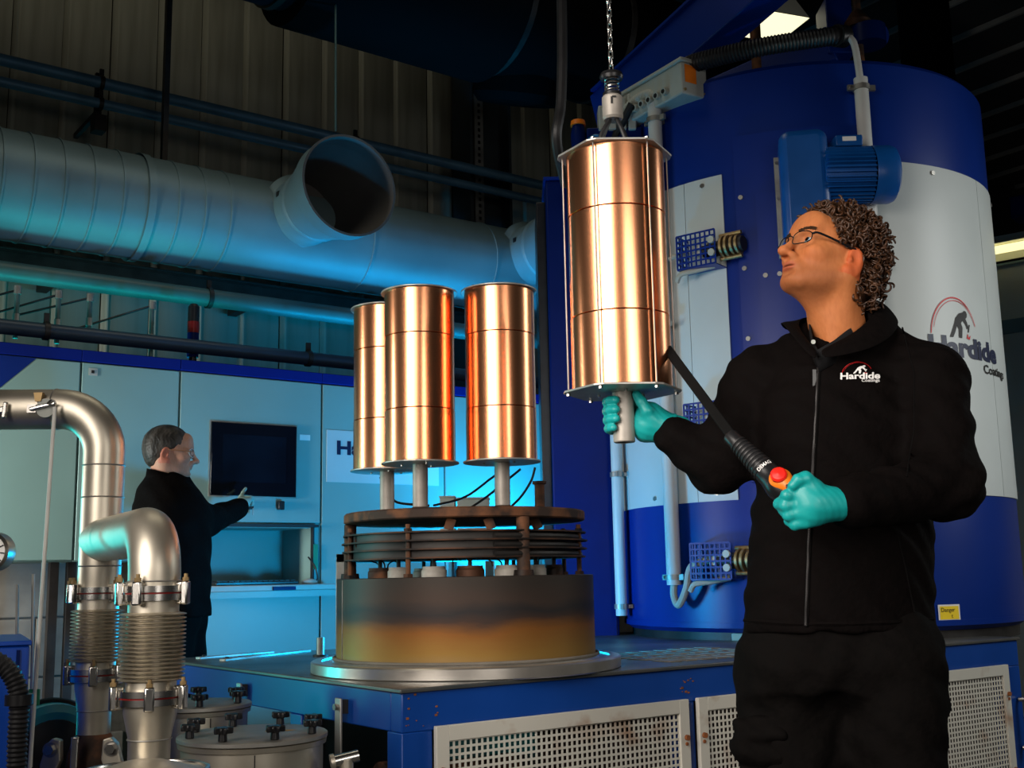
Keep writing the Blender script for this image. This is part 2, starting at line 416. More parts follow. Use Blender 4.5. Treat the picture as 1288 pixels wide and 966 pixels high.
# roof: dark sheets with pale joint strips
o = struct('ceiling', MB().bb((-7, -3, 5.6), (22, 22, 5.75)), 'ceil', 0); o.rotation_euler.z = TH; ceil = o
cr = None
for k in range(44):
    loc = (-5 + k * .6, 0, 0)
    if cr is None:
        q = MB().bb((0, -2, 5.555), (.03, 21, 5.6)); cr = mesh_obj('joint_strip', q.v, q.f, 'ceil_rib', ceil, 0); cr.location = loc
    else: linked(cr, loc)
t = T('roof_beam', 'dark roof truss beam crossing high above the vessel', 'beam', W(3.2, 8.0, 4.7), TH)
q = t.mb(); q.bb((0, -.1, 0), (8, .1, .02)); q.bb((0, -.01, .02), (8, .01, .5)); q.bb((0, -.1, .5), (8, .1, .52)); t.part('girder', q, 'ceil')
t = T('flue_pipe', 'dark round flue standing behind the tall vessel under the roof', 'pipe', P(1195, 420, 7.4))
t.part('pipe', t.mb().cyl((0, 0, -2.9), (0, 0, 2.69), .17, n=28), 'black_duct'); t.part('joint_band', t.mb().ring((0, 0, .9), .172, .012), 'dark_metal')
t.o.location.z = 2.9
o = struct('wall_far', MB().bb((-8, 13.5, 0), (22, 13.7, 5.6)), 'ceil', 0)
# right: pale partition with strip lamp
cA = P(1236, 700, 8.2); cB = P(1420, 700, 7.6)
dv = (cB - cA); ang = math.atan2(dv.y, dv.x)
zt = P(1270, 336, 8.1).z
q = MB().bb((-.5, 0, 0), (2.6, .12, zt)); o = struct('wall_right', q, 'partition', 0); o.location = (cA.x, cA.y, 0); o.rotation_euler.z = ang; wr = o
z1 = P(1275, 415, 8.1).z
mesh_obj('dado_rail', *(lambda q: (q.v, q.f))(MB().bb((-.5, -.03, z1 - .05), (2.6, 0, z1 + .05))), 'partition_trim', wr, 0, .004)
mesh_obj('panel_joint', *(lambda q: (q.v, q.f))(MB().bb((-.5, -.012, zt - .015), (2.6, 0, zt))), 'partition_trim', wr, 0)
t = T('strip_lamp', 'yellow glowing fluorescent strip lamp at the right edge beyond the vessel', 'lamp', (cA.x, cA.y, P(1270, 320, 8.1).z), ang)
t.part('housing', t.mb().bb((-.1, -.10, .04), (2.4, .06, .085)), 'lamp_housing', bevel=.004)
t.part('tube', t.mb().cyl((-.05, -.04, 0), (2.35, -.04, 0), .03, n=12), 'tube_glow')
t.part('reflector', t.mb().prism([(-.12, .04), (-.05, .055), (.05, .055), (.1, .0), (.1, -.05), (.09, -.05), (.085, 0), (.045, .045), (-.045, .045), (-.115, .03)], -.1, 2.4, Matrix(((0, 0, 1, 0), (1, 0, 0, 0), (0, 1, 0, 0), (0, 0, 0, 1)))), 'lamp_housing')
p = P(1285, 265, 8.0)
t = T('wall_box', 'small deep blue box high at the right edge above the strip lamp', 'box', p, ang)
t.part('body', t.mb().bb((-.05, -.1, -.07), (.5, .1, .09)), 'deep_blue', bevel=.006); t.part('lid', t.mb().bb((-.04, -.115, -.06), (.49, -.1, .08)), 'deep_blue', bevel=.004)
# high bay lamp under the roof
p = P(968, 22, 6.6)
t = T('high_bay_lamp', 'square bright ceiling lamp glowing above the blue hoist beams', 'lamp', p, math.radians(20))
q = t.mb(); q.add([(-.17, -.17, -.06), (.17, -.17, -.06), (.17, .17, -.06), (-.17, .17, -.06), (-.09, -.09, .14), (.09, -.09, .14), (.09, .09, .14), (-.09, .09, .14)], [(0, 1, 5, 4), (1, 2, 6, 5), (2, 3, 7, 6), (3, 0, 4, 7), (4, 5, 6, 7)])
t.part('reflector', q, 'lamp_housing', smooth=0)
t.part('diffuser', t.mb().bb((-.165, -.165, -.062), (.165, .165, -.05)), 'lamp_glow', smooth=0)
t.part('hanger', t.mb().cyl((0, 0, .14), (0, 0, 5.55 - p.z), .012, n=8), 'dark_metal')
# ------------------------------------------------------------------ machine base
t = T('machine_base', 'long blue steel machine base with white perforated grilles under the drum', 'machine base', W(1.70, 2.84, 0), TH)
BL, BD, BH = 3.11, 1.86, .70
t.part('top_plate', t.mb().bb((-.01, -.01, BH - .012), (BL + .01, BD, BH)), mat('base_top', (.16, .15, .13), .4, .55, col2=(.06, .075, .085), scale=3.5, detail=9, lo=.35, hi=.7), bevel=.003)
q = t.mb()
q.bb((0, 0, .58), (BL, .06, BH - .012)); q.bb((0, 0.06, .58), (.06, BD, BH - .012)); q.bb((BL - .06, .06, .58), (BL, BD, BH - .012)); q.bb((.06, BD - .06, .58), (BL - .06, BD, BH - .012))
t.part('top_rail', q, 'base_blue', bevel=.004)
for x0, x1, y0, y1 in ((0, .10, 0, .08), (BL - .10, BL, 0, .08), (0, .08, BD - .08, BD), (BL - .08, BL, BD - .08, BD), (0, .05, .62, .70), (0, .05, 1.16, 1.24)):
    t.part('post', t.mb().bb((x0, y0, 0), (x1, y1, .58)), 'base_blue', bevel=.003)
for x in (1.085, 2.115): t.part('post', t.mb().bb((x, 0, 0), (x + .045, .07, .58)), 'base_blue', bevel=.003)
t.part('bottom_rail', t.mb().bb((.10, .005, 0), (BL - .1, .06, .06)), 'base_blue')
t.part('side_panel', t.mb().bb((.01, 1.26, .1), (.03, 1.76, .56)), 'cab_grey', bevel=.003)
t.part('inner_panel', t.mb().bb((.55, .12, .02), (.57, 1.7, .56)), 'dark_metal')
t.part('inner_panel', t.mb().bb((.57, .30, .02), (3.0, .32, .56)), 'rust_dark')
for k, (x0, x1) in enumerate(((.10, 1.085), (1.13, 2.115), (2.16, 2.99))):
    zb, zt = .065, .592
    q = t.mb(); m_ = .043
    q.bb((x0, -.022, zb), (x0 + m_, -.006, zt)); q.bb((x1 - m_, -.022, zb), (x1, -.006, zt)); q.bb((x0 + m_, -.022, zt - m_), (x1 - m_, -.006, zt)); q.bb((x0 + m_, -.022, zb), (x1 - m_, -.006, zb + m_))
    g = t.part('grille_panel', q, 'grille_white', bevel=.0015)
    q = t.mb(); nx = int((x1 - x0 - 2 * m_) / .0192); nz = int((zt - zb - 2 * m_) / .0192); dx = (x1 - x0 - 2 * m_) / nx; dz = (zt - zb - 2 * m_) / nz
    for i in range(nx + 1): q.bb((x0 + m_ + i * dx - .0034, -.0145, zb + m_), (x0 + m_ + i * dx + .0034, -.012, zt - m_))
    for i in range(nz + 1): q.bb((x0 + m_, -.0148, zb + m_ + i * dz - .0034), (x1 - m_, -.0118, zb + m_ + i * dz + .0034))
    t.part('perforated_sheet', q, 'grille_white', g, smooth=0)
    for x in (x0 + .018, x1 - .018):
        for z in (zt - .12, zb + .1):
            q = t.mb(); q.cyl((x, -.022, z), (x, -.032, z), .009, n=12); q.cyl((x, -.022, z - .02), (x, -.026, z - .02), .006, n=10); t.part('latch', q, 'rust_spot', g)
# chipped rust at the corner and post heads
q = t.mb()
for k in range(22):
    z = random.uniform(.585, .69); x = random.choice((random.uniform(0, .12), random.uniform(1.07, 1.14))); d = random.uniform(.002, .007)
    q.box((x, -.0005, z), (d * 1.4, .002, d))
t.part('rust_chips', q, 'rust_spot')
# cross slots in the tread plate near the vessel
q = t.mb()
for i in range(9):
    for j in range(4):
        q.bb((1.15 + i * .075, .12 + j * .13, BH), (1.15 + i * .075 + .05, .12 + j * .13 + .10, BH + .004))
t.part('tread_plate', q, mat('tread', (.20, .17, .13), .5, .5, .3, 20), bevel=.001)
t.part('handle', t.wb().tube(spline([W(4.775, 2.835, .44), W(4.79, 2.79, .44), W(4.80, 2.775, .40), W(4.80, 2.775, .28), W(4.79, 2.79, .24), W(4.775, 2.835, .24)], 5), .010, 10), 'steel')
# brackets bolted to the left side, flat bars and a pin on the base
for py, px, vloc in ((868, 348, 1.05), (888, 453, .32)):
    b = T('side_bracket', 'flat steel bracket bolted to the left side of the base, ' + ('nearer the corner' if px > 400 else 'further from the corner'), 'bracket', W(1.70, 2.84 + vloc, .0), TH, 'flat brackets on the base side')
    b.part('strap', b.mb().bb((-.03, -.018, .30), (-.022, .018, .655)), 'steel_dull', bevel=.002)
    b.part('bolt', b.mb().hexnut((-.03, 0, .63), .010, .012, (-1, 0, 0)), 'steel'); b.part('spacer', b.mb().bb((-.022, -.012, .61), (0, .012, .65)), 'dark_metal')
b = T('locating_pin', 'short steel locating pin standing on the base left of the drum', 'pin', (P(403, 822, 4.75).x, 4.75, BH))
b.part('foot', b.mb().cyl((0, 0, 0), (0, 0, .008), .03), 'dark_metal'); b.part('pin', b.mb().cyl((0, 0, .008), (0, 0, .075), .016), 'steel_dull')
for k, (a, c) in enumerate(((W(1.80, 4.35, BH), W(2.30, 4.62, BH)), (W(1.78, 4.55, BH), W(2.15, 4.66, BH)))):
    d = c - a; b = T('flat_bar', ('long' if k == 0 else 'short') + ' loose flat bar lying on the base top near the console', 'bar', a, math.atan2(d.y, d.x), 'bars on the base')
    b.part('bar', b.mb().bb((0, -.015, 0), (d.length, .015, .010)), 'steel_dull', bevel=.002); b.part('end_lug', b.mb().cyl((.03, 0, .010), (.03, 0, .016), .008, n=10), 'dark_metal')
# ------------------------------------------------------------------ hearth: drum, heat shields, turntable
HX, HY = -.172, 4.0
t = T('furnace_hearth', 'heat-tinted steel drum with rusty round turntable on posts and stacked shields', 'furnace', (HX, HY, BH))
t.part('flange', t.mb().lathe([(0, 0), (.515, 0), (.52, .004), (.52, .034), (.515, .038), (.485, .038), (.482, .032), (.45, .032), (.44, .045), (0, .045)], 96), 'flange_steel')
t.part('rope_gasket', t.mb().ring((0, 0, .045), .445, .005, n=64), 'block')
sh = t.part('drum', t.mb().lathe([(.436, .03), (.436, .303), (.430, .305), (.424, .303), (.424, .28), (0, .28)], 96), 'heat_tint')
t.part('weld_seam', t.mb().tube([(.4365 * math.cos(math.radians(206)), .4365 * math.sin(math.radians(206)), z) for z in (.04, .17, .30)], .0022, 6), 'steel', sh)
t.part('turntable', t.mb().lathe([(0, .487), (.408, .487), (.413, .491), (.413, .515), (.408, .52), (0, .52)], 96), 'rust')
for a in (180, 300, 60):
    x, y = .395 * math.cos(math.radians(a)), .395 * math.sin(math.radians(a))
    p_ = t.part('post', t.mb().cyl((x, y, .28), (x, y, .488), .021), 'rust')
    t.part('foot', t.mb().cyl((x, y, .28), (x, y, .322), .036, .03), 'rust_dark', p_)
for a in (246, -16, 110, 30, 200):
    x, y = .40 * math.cos(math.radians(a)), .40 * math.sin(math.radians(a))
    p_ = t.part('tie_rod', t.mb().cyl((x, y, .28), (x, y, .47), .008, n=12), 'rust')
    q = t.mb(); q.hexnut((x, y, .30), .016, .016); q.hexnut((x, y, .445), .014, .012); q.cyl((x, y, .28), (x, y, .30), .03); t.part('nut', q, 'rust_dark', p_)
for i, (z, R_) in enumerate(((.362, .412), (.389, .418), (.416, .42), (.443, .415))):
    q = t.mb(); q.lathe([(.14, z), (R_, z), (R_, z + .005), (.14, z + .005)], 72, close=True)
    t.part('heat_shield', q, 'rust_dark')
t.part('dark_gap_ring', t.mb().lathe([(.30, .367), (.392, .367), (.392, .443), (.30, .443)], 72, close=True), 'dark_metal')  # dark ring added so that the gaps between the shields look black
q = t.mb()
for z in (.372, .40, .428): q.ring((-.02, 0, z), .412, .011, n=60, a0=PI * .6, a1=PI * 1.2)
t.part('heater_coil', q, 'dark_metal')
for a, m_, r_ in ((232, 'ceramic', .035), (255, 'ceramic', .04), (275, 'rust_dark', .045), (296, 'ceramic', .04), (316, 'ceramic', .034), (215, 'rust', .04), (335, 'rust_dark', .03), (60, 'ceramic', .04), (120, 'ceramic', .04)):
    x, y = .33 * math.cos(math.radians(a)), .33 * math.sin(math.radians(a))
    p_ = t.part('insulator', t.mb().lathe([(0, .28), (r_, .28), (r_, .325), (r_ * .9, .33), (r_ * .9, .338), (0, .338)], 20, (x, y, 0)), m_)
    t.part('terminal', t.mb().cyl((x, y, .338), (x, y, .362), .007, n=10), 'dark_metal', p_)
for k in range(14):
    q = t.mb(); a = random.uniform(200, 340); x, y = .31 * math.cos(math.radians(a)), .31 * math.sin(math.radians(a)); x2, y2 = x + random.uniform(-.08, .08), y + random.uniform(-.05, .05)
    q.tube(bez((x, y, .335), (x, y, .38), (x2, y2, .33), (x2, y2, .45), 8), .0025, 5); t.part('thermocouple_wire', q, 'rust_dark')
for a in (265, 285, 312):
    x, y = .36 * math.cos(math.radians(a)), .36 * math.sin(math.radians(a)); t.part('clip', t.mb().box((x, y, .468), (.03, .012, .036), Matrix.Rotation(random.uniform(-.5, .5), 3, 'Y')), 'rust')
t.part('empty_socket', t.mb().lathe([(0, .52), (.026, .52), (.024, .535), (.017, .54), (.017, .615), (.024, .617), (.024, .626), (.014, .626), (.014, .60), (0, .60)], 24, (.26, .0, 0)), 'rust')
for a in (240, 300, 180, 60, 120):
    x, y = .268 * math.cos(math.radians(a)), .268 * math.sin(math.radians(a)); t.part('boss', t.mb().cyl((x, y, .52), (x, y, .53), .032, .027), 'rust_dark')
# ------------------------------------------------------------------ copper-clad work pieces
def copper_piece(name, label, loc, rot, stub=.14, group='copper-clad cylinders', rods=False):
    t = T(name, label, 'cylinder', loc, rot, group); Hh = .577; r = .1165
    hexa = []
    for k in range(6):
        for d in (-5, 5):
            a = math.radians(k * 60 + d); hexa.append((.137 * math.cos(a), .137 * math.sin(a)))
    if not rods: hexa = [(.1275 * math.cos(2 * PI * k / 40), .1275 * math.sin(2 * PI * k / 40)) for k in range(40)]
    z0 = stub
    t.part('tube', t.mb().lathe([(.0175, 0), (.0235, 0), (.025, .002), (.025, z0), (.0175, z0)], 28, close=True), 'tube_grey')
    bp = t.part('bottom_plate', t.mb().prism(hexa, z0, z0 + .005), 'plate_grey', smooth=0, bevel=.001)
    tp = t.part('top_plate', t.mb().prism(hexa, z0 + Hh - .005, z0 + Hh), 'plate_grey', smooth=0, bevel=.001)
    zs = [z0 + .005, z0 + .005 + .30 * (Hh - .01), z0 + .005 + .735 * (Hh - .01), z0 + Hh - .005]
    for i in range(3):
        a, b = zs[i], zs[i + 1]; rr = r - .0008 * (i % 2)
        prof = []
        for k in range(9):
            z = a + .0006 + (b - a - .0012) * (0, .006, .2, .35, .5, .65, .8, .994, 1)[k]; prof.append((rr - (.003 if k in (0, 8) else 0), z))
        q = t.mb(); q.lathe(prof, 120); t.part('copper_sleeve', q, 'copper', smooth=25)
    for k in range(6 if rods else 0):
        a = math.radians(k * 60); x, y = .126 * math.cos(a), .126 * math.sin(a)
        rd = t.part('tie_rod', t.mb().cyl((x, y, z0 - .006), (x, y, z0 + Hh + .008), .0022, n=8), 'steel')
        q = t.mb(); q.hexnut((x, y, z0 - .006), .0052, .006); q.hexnut((x, y, z0 + Hh), .0052, .006); t.part('nut', q, 'steel_light', rd)
    for k in range(3):
        a = math.radians(k * 120 + 30); x, y = .06 * math.cos(a), .06 * math.sin(a)
        t.part('screw', t.mb().cyl((x, y, z0 - .005), (x, y, z0), .004, n=8), 'steel_light', bp)
    t.part('top_boss', t.mb().cyl((0, 0, z0 + Hh), (0, 0, z0 + Hh + .02), .02), 'steel_dull')
    return t
def seat(a, R=.268): return (HX + R * math.cos(math.radians(a)), HY + R * math.sin(math.radians(a)), BH + .53)
copper_piece('copper_cylinder', 'leftmost copper-clad cylinder on the turntable, partly behind another', seat(180), .2)
copper_piece('copper_cylinder', 'middle copper-clad cylinder on the turntable, overlapping the leftmost', seat(240), .45)
copper_piece('copper_cylinder', 'copper-clad cylinder on the turntable beside the blue column', seat(300), .75)
hp = P(783, 549, 2.65)
HANG = V((.257, 2.65, hp.z - .014))
hang = copper_piece('copper_cylinder', 'copper-clad cylinder hanging from the chain, its tube held by the worker', HANG, math.radians(-90 - 28), .116, rods=True)
# ------------------------------------------------------------------ chain and coupling
ct = HANG.z + .116 + .577
KS = Matrix.Diagonal((1.2, 1.2, 1.42, 1))
t = T('hoist_chain', 'galvanised hoist chain with spring coupling and black sling holding the hanging cylinder', 'chain', (HANG.x, HANG.y, ct))
t.part('coupling', MB(KS).lathe([(0, .065), (.018, .065), (.021, .069), (.021, .105), (.018, .108), (0, .108)], 28), 'tube_grey')
t.part('collar', MB(KS).lathe([(0, .108), (.019, .108), (.019, .113), (0, .113)], 24), 'black_plastic')
t.part('top_cap', MB(KS).lathe([(0, .140), (.022, .138), (.024, .143), (.022, .149), (.006, .155), (0, .155)], 24), 'black_plastic')
q = MB(KS); q.tube([(.014 * math.cos(i * .5), .014 * math.sin(i * .5), .113 + .026 * i / 50) for i in range(51)], .0017, 6); t.part('spring', q, 'steel_light')
q = MB(KS)
for sx, ex in ((-1, -.030), (1, .026)):
    for k in range(3):
        o_ = random.uniform(-.006, .006); q.tube(bez((sx * .006, -.004, .068), (sx * .012, -.01 + o_, .05), (ex + o_, -.02, .035), (ex, -.012 + o_, .006), 10), .0045, 8)
t.part('sling', q, 'black_rubber')
q = MB(KS); q.ring((.02, -.015, .012), .010, .0025, (0, 1, .3), n=16); q.ring((-.025, -.012, .010), .010, .0025, (0, 1, -.3), n=16); t.part('shackle', q, 'steel')
q = MB(KS); q.box((-.003, -.0215, .094), (.004, .002, .012)); q.box((.002, -.0215, .100), (.008, .002, .003)); t.part('marking', q, 'ink_black', smooth=0)
lk = None
def linkmesh():
    L, r = .0062, .0052; pts = []
    for i in range(8): a = PI * i / 7; pts.append((r * math.cos(a), 0, L + r * math.sin(a)))
    for i in range(8): a = PI + PI * i / 7; pts.append((r * math.cos(a), 0, -L + r * math.sin(a)))
    return MB().tube(pts, .0021, 6, False, True)
for k in range(30):
    loc = (0, 0, .226 + k * .0182); rot = (0, 0, PI / 2 * (k % 2) + .5)
    if lk is None:
        q = linkmesh(); lk = t.part('link', q, 'steel_light'); lk.location = loc; lk.rotation_euler = rot
    else: linked(lk, loc, rot)
# suspended black cable left of the hanging cylinder
p0 = P(706, -20, 3.6); p1 = P(706, 120, 3.6); p2 = P(700, 175, 3.6); p3 = P(712, 205, 3.7)
o = mesh_obj('hanging_cable', *(lambda q: (q.v, q.f))(MB().tube(spline([p0 + V((0, 0, 1.2)), p0, p1, p2, p3 + V((0, .05, -.06))], 8), .018, 10)), 'black_rubber'); tag(o, 'thick dark cable hanging straight down beside the copper cylinder', 'cable')
o = mesh_obj('hanging_wire', *(lambda q: (q.v, q.f))(MB().cyl(P(422, 165, 5.9), P(422, -60, 5.9), .006, n=8)), 'pipe_teal'); tag(o, 'thin vertical wire running up from the flared duct mouth', 'wire')
# ------------------------------------------------------------------ the tall vessel
VX, VY, VR, VZ0, VZ1 = 1.55, 6.05, .985, .735, 3.36
def TP(a, z, dr=0.): a = math.radians(a); return V((VX + (VR + dr) * math.sin(a), VY - (VR + dr) * math.cos(a), z))
def vl(a): return math.radians(a - 90)
t = T('furnace_vessel', 'tall round blue and white furnace vessel with a red and navy logo', 'furnace vessel', (VX, VY, 0))
t.part('shell', t.mb().lathe([(.0, VZ0), (VR - .03, VZ0), (VR, VZ0 + .02), (VR, VZ1 - .025), (VR - .02, VZ1), (0, VZ1)], 128), 'tank_blue')
t.part('pedestal', t.mb().lathe([(0, 0), (.80, 0), (.80, VZ0 - .06), (.95, VZ0 - .05), (.95, VZ0), (0, VZ0)], 64), 'dark_metal')
WZ0, WZ1 = 1.325, 2.86
ET = .006
def skin_panel(name, a0, a1, z0, z1, th, m_, parent=None):
    q = t.mb(); q.lathe([(VR - .002, z0), (VR + th, z0), (VR + th, z1), (VR - .002, z1)], max(6, int((a1 - a0) / 3)), a0=vl(a0), a1=vl(a1), close=True)
    n = 4; k = len(q.v) // n; q.f += [(0, 1, 2, 3), tuple((k - 1) * n + i for i in (3, 2, 1, 0))]
    return t.part(name, q, m_, parent, 35)
for a0, a1 in ((-120, -78), (-77.8, -45), (-44.8, -33), (5, 47), (47.2, 86), (86.2, 120)):
    pnl = skin_panel('white_panel', a0, a1, WZ0, WZ1, ET, 'tank_white')
    for z in (WZ0 + .035, WZ1 - .035):
        for a in ((a0 + a1) / 2,):
            c = TP(a, z, ET); d = TP(a, z, ET + .006); t.part('screw', t.wb().cyl(c, d, .011, n=10), 'steel', pnl)
bp_ = skin_panel('cover_panel', -29, 3.5, 1.4, 3.02, .030, 'tank_blue')
ip = skin_panel('inner_cover', -23.5, 1, 1.5, 2.72, .050, 'tank_blue')
for a in (-27.5, -13, 2):
    for z in (1.45, 2.05, 2.38, 2.72): t.part('bolt', t.wb().cyl(TP(a, z, .03), TP(a, z, .038), .011, n=12), 'steel_dull', bp_)
for a in (-22, -18.5):
    for z in (1.6, 2.33): t.part('bolt', t.wb().cyl(TP(a, z, .05), TP(a, z, .058), .011, n=12), 'steel_dull', ip)
t.part('bottom_band', t.mb().lathe([(VR, VZ0 + .02), (VR + .006, VZ0 + .02), (VR + .006, VZ0 + .045), (VR, VZ0 + .045)], 96, close=True), 'tank_blue')
# logo on the white skin
cap = .088; LS = cap / .70
La = 19.5; Lz = P(1180, 441, 5.05).z
def lg(x, y, dr=.0085): return t.L(TP(La + math.degrees(x / VR), Lz + y, dr))
mapped_text('logo_lettering', 'Hardide', LS, lambda x, y: lg(x * 1.28, y), 'ink_navy', t.o, bold=.0055, cuts=.02)
mapped_text('logo_lettering', 'Coatings', LS * .46, lambda x, y: lg(.37 + x * 1.28, y - .062), 'ink_black', t.o, bold=.0015, cuts=.02)
def arcshape(pts_o, pts_i): return pts_o + pts_i[::-1]
def ell_arc(cx, cy, rx, ry, a0, a1, n=28): return [(cx + rx * math.cos(math.radians(a0 + (a1 - a0) * i / n)), cy + ry * math.sin(math.radians(a0 + (a1 - a0) * i / n))) for i in range(n + 1)]
def logo_art(part, fn, s, fig='ink_black', cut=None):
    """swing arc, thin second arc and the bent hammering figure; s = cap height"""
    o_ = ell_arc(2.05 * s, .9 * s, 1.80 * s, 2.25 * s, 176, 20); i_ = ell_arc(2.07 * s, .9 * s, 1.76 * s, 2.17 * s, 174, 22)
    q = sheet(arcshape(o_, i_), fn, cut); part('logo_arc', q, 'ink_red', smooth=0)
    o_ = ell_arc(2.12 * s, .9 * s, 1.70 * s, 2.08 * s, 165, 24); i_ = ell_arc(2.12 * s, .9 * s, 1.675 * s, 2.04 * s, 165, 24)
    part('logo_arc', sheet(arcshape(o_, i_), fn, cut), 'ink_red', smooth=0)
    F_ = [(1.55, .98), (1.78, .98), (1.98, 1.32), (2.12, 1.62), (2.26, 1.45), (2.22, 1.0), (2.46, .98), (2.55, 1.55), (2.45, 1.78), (2.62, 1.95), (2.86, 1.70), (2.92, 1.5), (3.05, 1.58), (2.98, 1.85), (2.86, 2.05), (2.98, 2.15), (3.02, 2.33), (2.93, 2.47), (2.78, 2.48), (2.66, 2.38), (2.35, 2.30), (2.08, 2.05), (1.88, 1.62)]
    part('logo_figure', sheet([(x * s, y * s) for x, y in F_], fn, cut), fig, smooth=0)
    H_ = [(2.98, 1.35), (3.06, 1.33), (3.2, 1.75), (3.12, 1.78)]
    part('logo_figure', sheet([(x * s, y * s) for x, y in H_], fn, cut), fig, smooth=0)
    part('logo_spark', sheet([(2.85 * s, 1.0 * s), (2.95 * s, 1.28 * s), (3.02 * s, 1.05 * s), (3.2 * s, 1.2 * s), (3.1 * s, .95 * s)], fn, cut), 'ink_red', smooth=0)
logo_art(lambda n_, q, m_, smooth=0: t.part(n_, q, m_, smooth=smooth), lambda x, y: lg(x * 1.0, y), cap, cut=.02)
# warning sticker
sz = P(1186, 771, 5.1).z; sa = 20.5
st = t.part('warning_sticker', sheet([(-.07, -.035), (.045, -.035), (.045, .035), (-.07, .035)], lambda x, y: t.L(TP(sa + math.degrees(x / VR), sz + y, .004)), .02), 'ink_white')
t.part('sticker_face', sheet([(-.062, -.028), (.037, -.028), (.037, .028), (-.062, .028)], lambda x, y: t.L(TP(sa + math.degrees(x / VR), sz + y, .0055)), .02), 'yellow', st)
mapped_text('sticker_text', 'Danger', .026, lambda x, y: t.L(TP(sa + math.degrees((x * .95 - .058) / VR), sz + y + .004, .0070)), 'ink_black', st, cuts=.02)
mapped_text('sticker_text', 't', .026, lambda x, y: t.L(TP(sa + math.degrees((x - .005) / VR), sz + y - .022, .0070)), 'ink_black', st)
vessel = t
# gap under the vessel: an inspection window strip and pipe
t = T('drain_duct', 'small pale duct lit blue in the gap beneath the vessel', 'duct', TP(-28, .70, -.05), math.radians(-28))
t.part('body', t.mb().bb((-.16, -.02, .0), (.10, .1, .032)), 'cab_grey', bevel=.004); t.part('clip', t.mb().bb((.03, -.024, -.0), (.045, -.02, .034)), 'steel')
# blower with finned motor
a = -11.5
t = T('blower_housing', 'rounded light blue blower housing on the upper front of the vessel', 'blower', TP(a, P(1015, 232, 4.85).z, .05), math.radians(a))
hp_ = [(-.105, -.30), (.105, -.30)] + [(.105 - .05 + .05 * math.cos(k * PI / 12), .21 + .05 * math.sin(k * PI / 12)) for k in range(7)] + [(-.105 + .05 + .05 * math.cos(PI / 2 + k * PI / 12), .21 + .05 * math.sin(PI / 2 + k * PI / 12)) for k in range(7)]
XZ = Matrix(((1, 0, 0, 0), (0, 0, 1, 0), (0, 1, 0, 0), (0, 0, 0, 1)))
t.part('casing', t.mb().prism(hp_, -.20, 0, XZ), 'motor_blue', bevel=.035)
t.part('mounting_flange', t.mb().bb((-.125, -.015, -.28), (-.10, 0, .2)), 'steel_dull', bevel=.003)
for z in (-.25, 0, .17): t.part('bolt', t.mb().hexnut((-.112, -.015, z), .009, .008, (0, -1, 0)), 'steel')
am = -.5
t = T('electric_motor', 'blue finned electric motor beside the blower housing on the vessel', 'motor', TP(am, P(1098, 214, 4.85).z, .15), math.radians(am))
t.part('body', t.mb().cyl((-.15, 0, 0), (.07, 0, 0), .105, n=40), 'motor_blue')
q = t.mb()
for k in range(36):
    an = 2 * PI * k / 36; q.box((-.04, .114 * math.cos(an), .114 * math.sin(an)), (.215, .005, .028), Matrix.Rotation(an - PI / 2, 3, 'X') @ Matrix.Rotation(PI / 2, 3, 'X') @ Matrix.Rotation(PI / 2, 3, 'X'))
t.part('cooling_fins', q, 'motor_blue', smooth=0)
t.part('fan_cover', t.mb().lathe([(.128, .07), (.130, .075), (.130, .15), (.122, .17), (.10, .182), (0, .184)], 40, axis=(1, 0, 0)), 'motor_blue')
t.part('terminal_box', t.mb().bb((-.09, -.07, .115), (.03, .05, .165)), 'motor_blue', bevel=.006)
t.part('rating_plate', t.mb().bb((-.06, -.074, .135), (.0, -.07, .155)), 'ink_white', smooth=0)
t.part('mounting_foot', t.mb().bb((-.12, .03, -.10), (.05, .15, -.07)), 'motor_blue'); t.part('coupling', t.mb().cyl((-.22, 0, 0), (-.15, 0, 0), .06), 'motor_blue')
# white conduits with clamps
def conduit(label, a, z0, z1, clamps, r=.034):
    c = TP(a, z0, .055); t = T('conduit_pipe', label, 'pipe', c, math.radians(a), 'white conduits on the vessel')
    L = z1 - z0; q = t.mb(); q.lathe([(r - .006, 0), (r, 0), (r, L), (r - .006, L), (r - .006, L - .03), (0, L - .03)], 24); q.lathe([(0, .02), (r - .006, .02), (r - .006, 0)], 24); t.part('pipe', q, 'conduit_white')
    for zc in clamps:
        z = z0 + L * zc - z0
        q = t.mb(); q.lathe([(r, z - .012), (r + .007, z - .012), (r + .007, z + .012), (r, z + .012)], 24, close=True); q.box((-r - .018, .0, z), (.03, .016, .026)); q.box((r + .018, .0, z), (.03, .016, .026)); q.bb((-.012, r, z - .01), (.012, .055, z + .01))
        cl = t.part('clamp', q, 'steel_dull')
        t.part('clamp_screw', t.mb().cyl((-r - .02, -.018, z), (-r - .02, .01, z), .006, n=8), 'steel', cl)
    return t
ac = -51.9
zc0, zc1 = .95, P(852, 122, 5.35).z
cA = conduit('tall white conduit running up the vessel just right of the hanging cylinder', ac, zc0, zc1, (.015, .96, .52))
conduit('white conduit at the left edge of the vessel below the gloved hand', -80, .80, 2.3, (.03, .47, .95), .029)
conduit('white conduit rising above the electric motor on the vessel', 4.6, 1.7, P(1105, 97, 5.0).z, (.97, .42), .032)
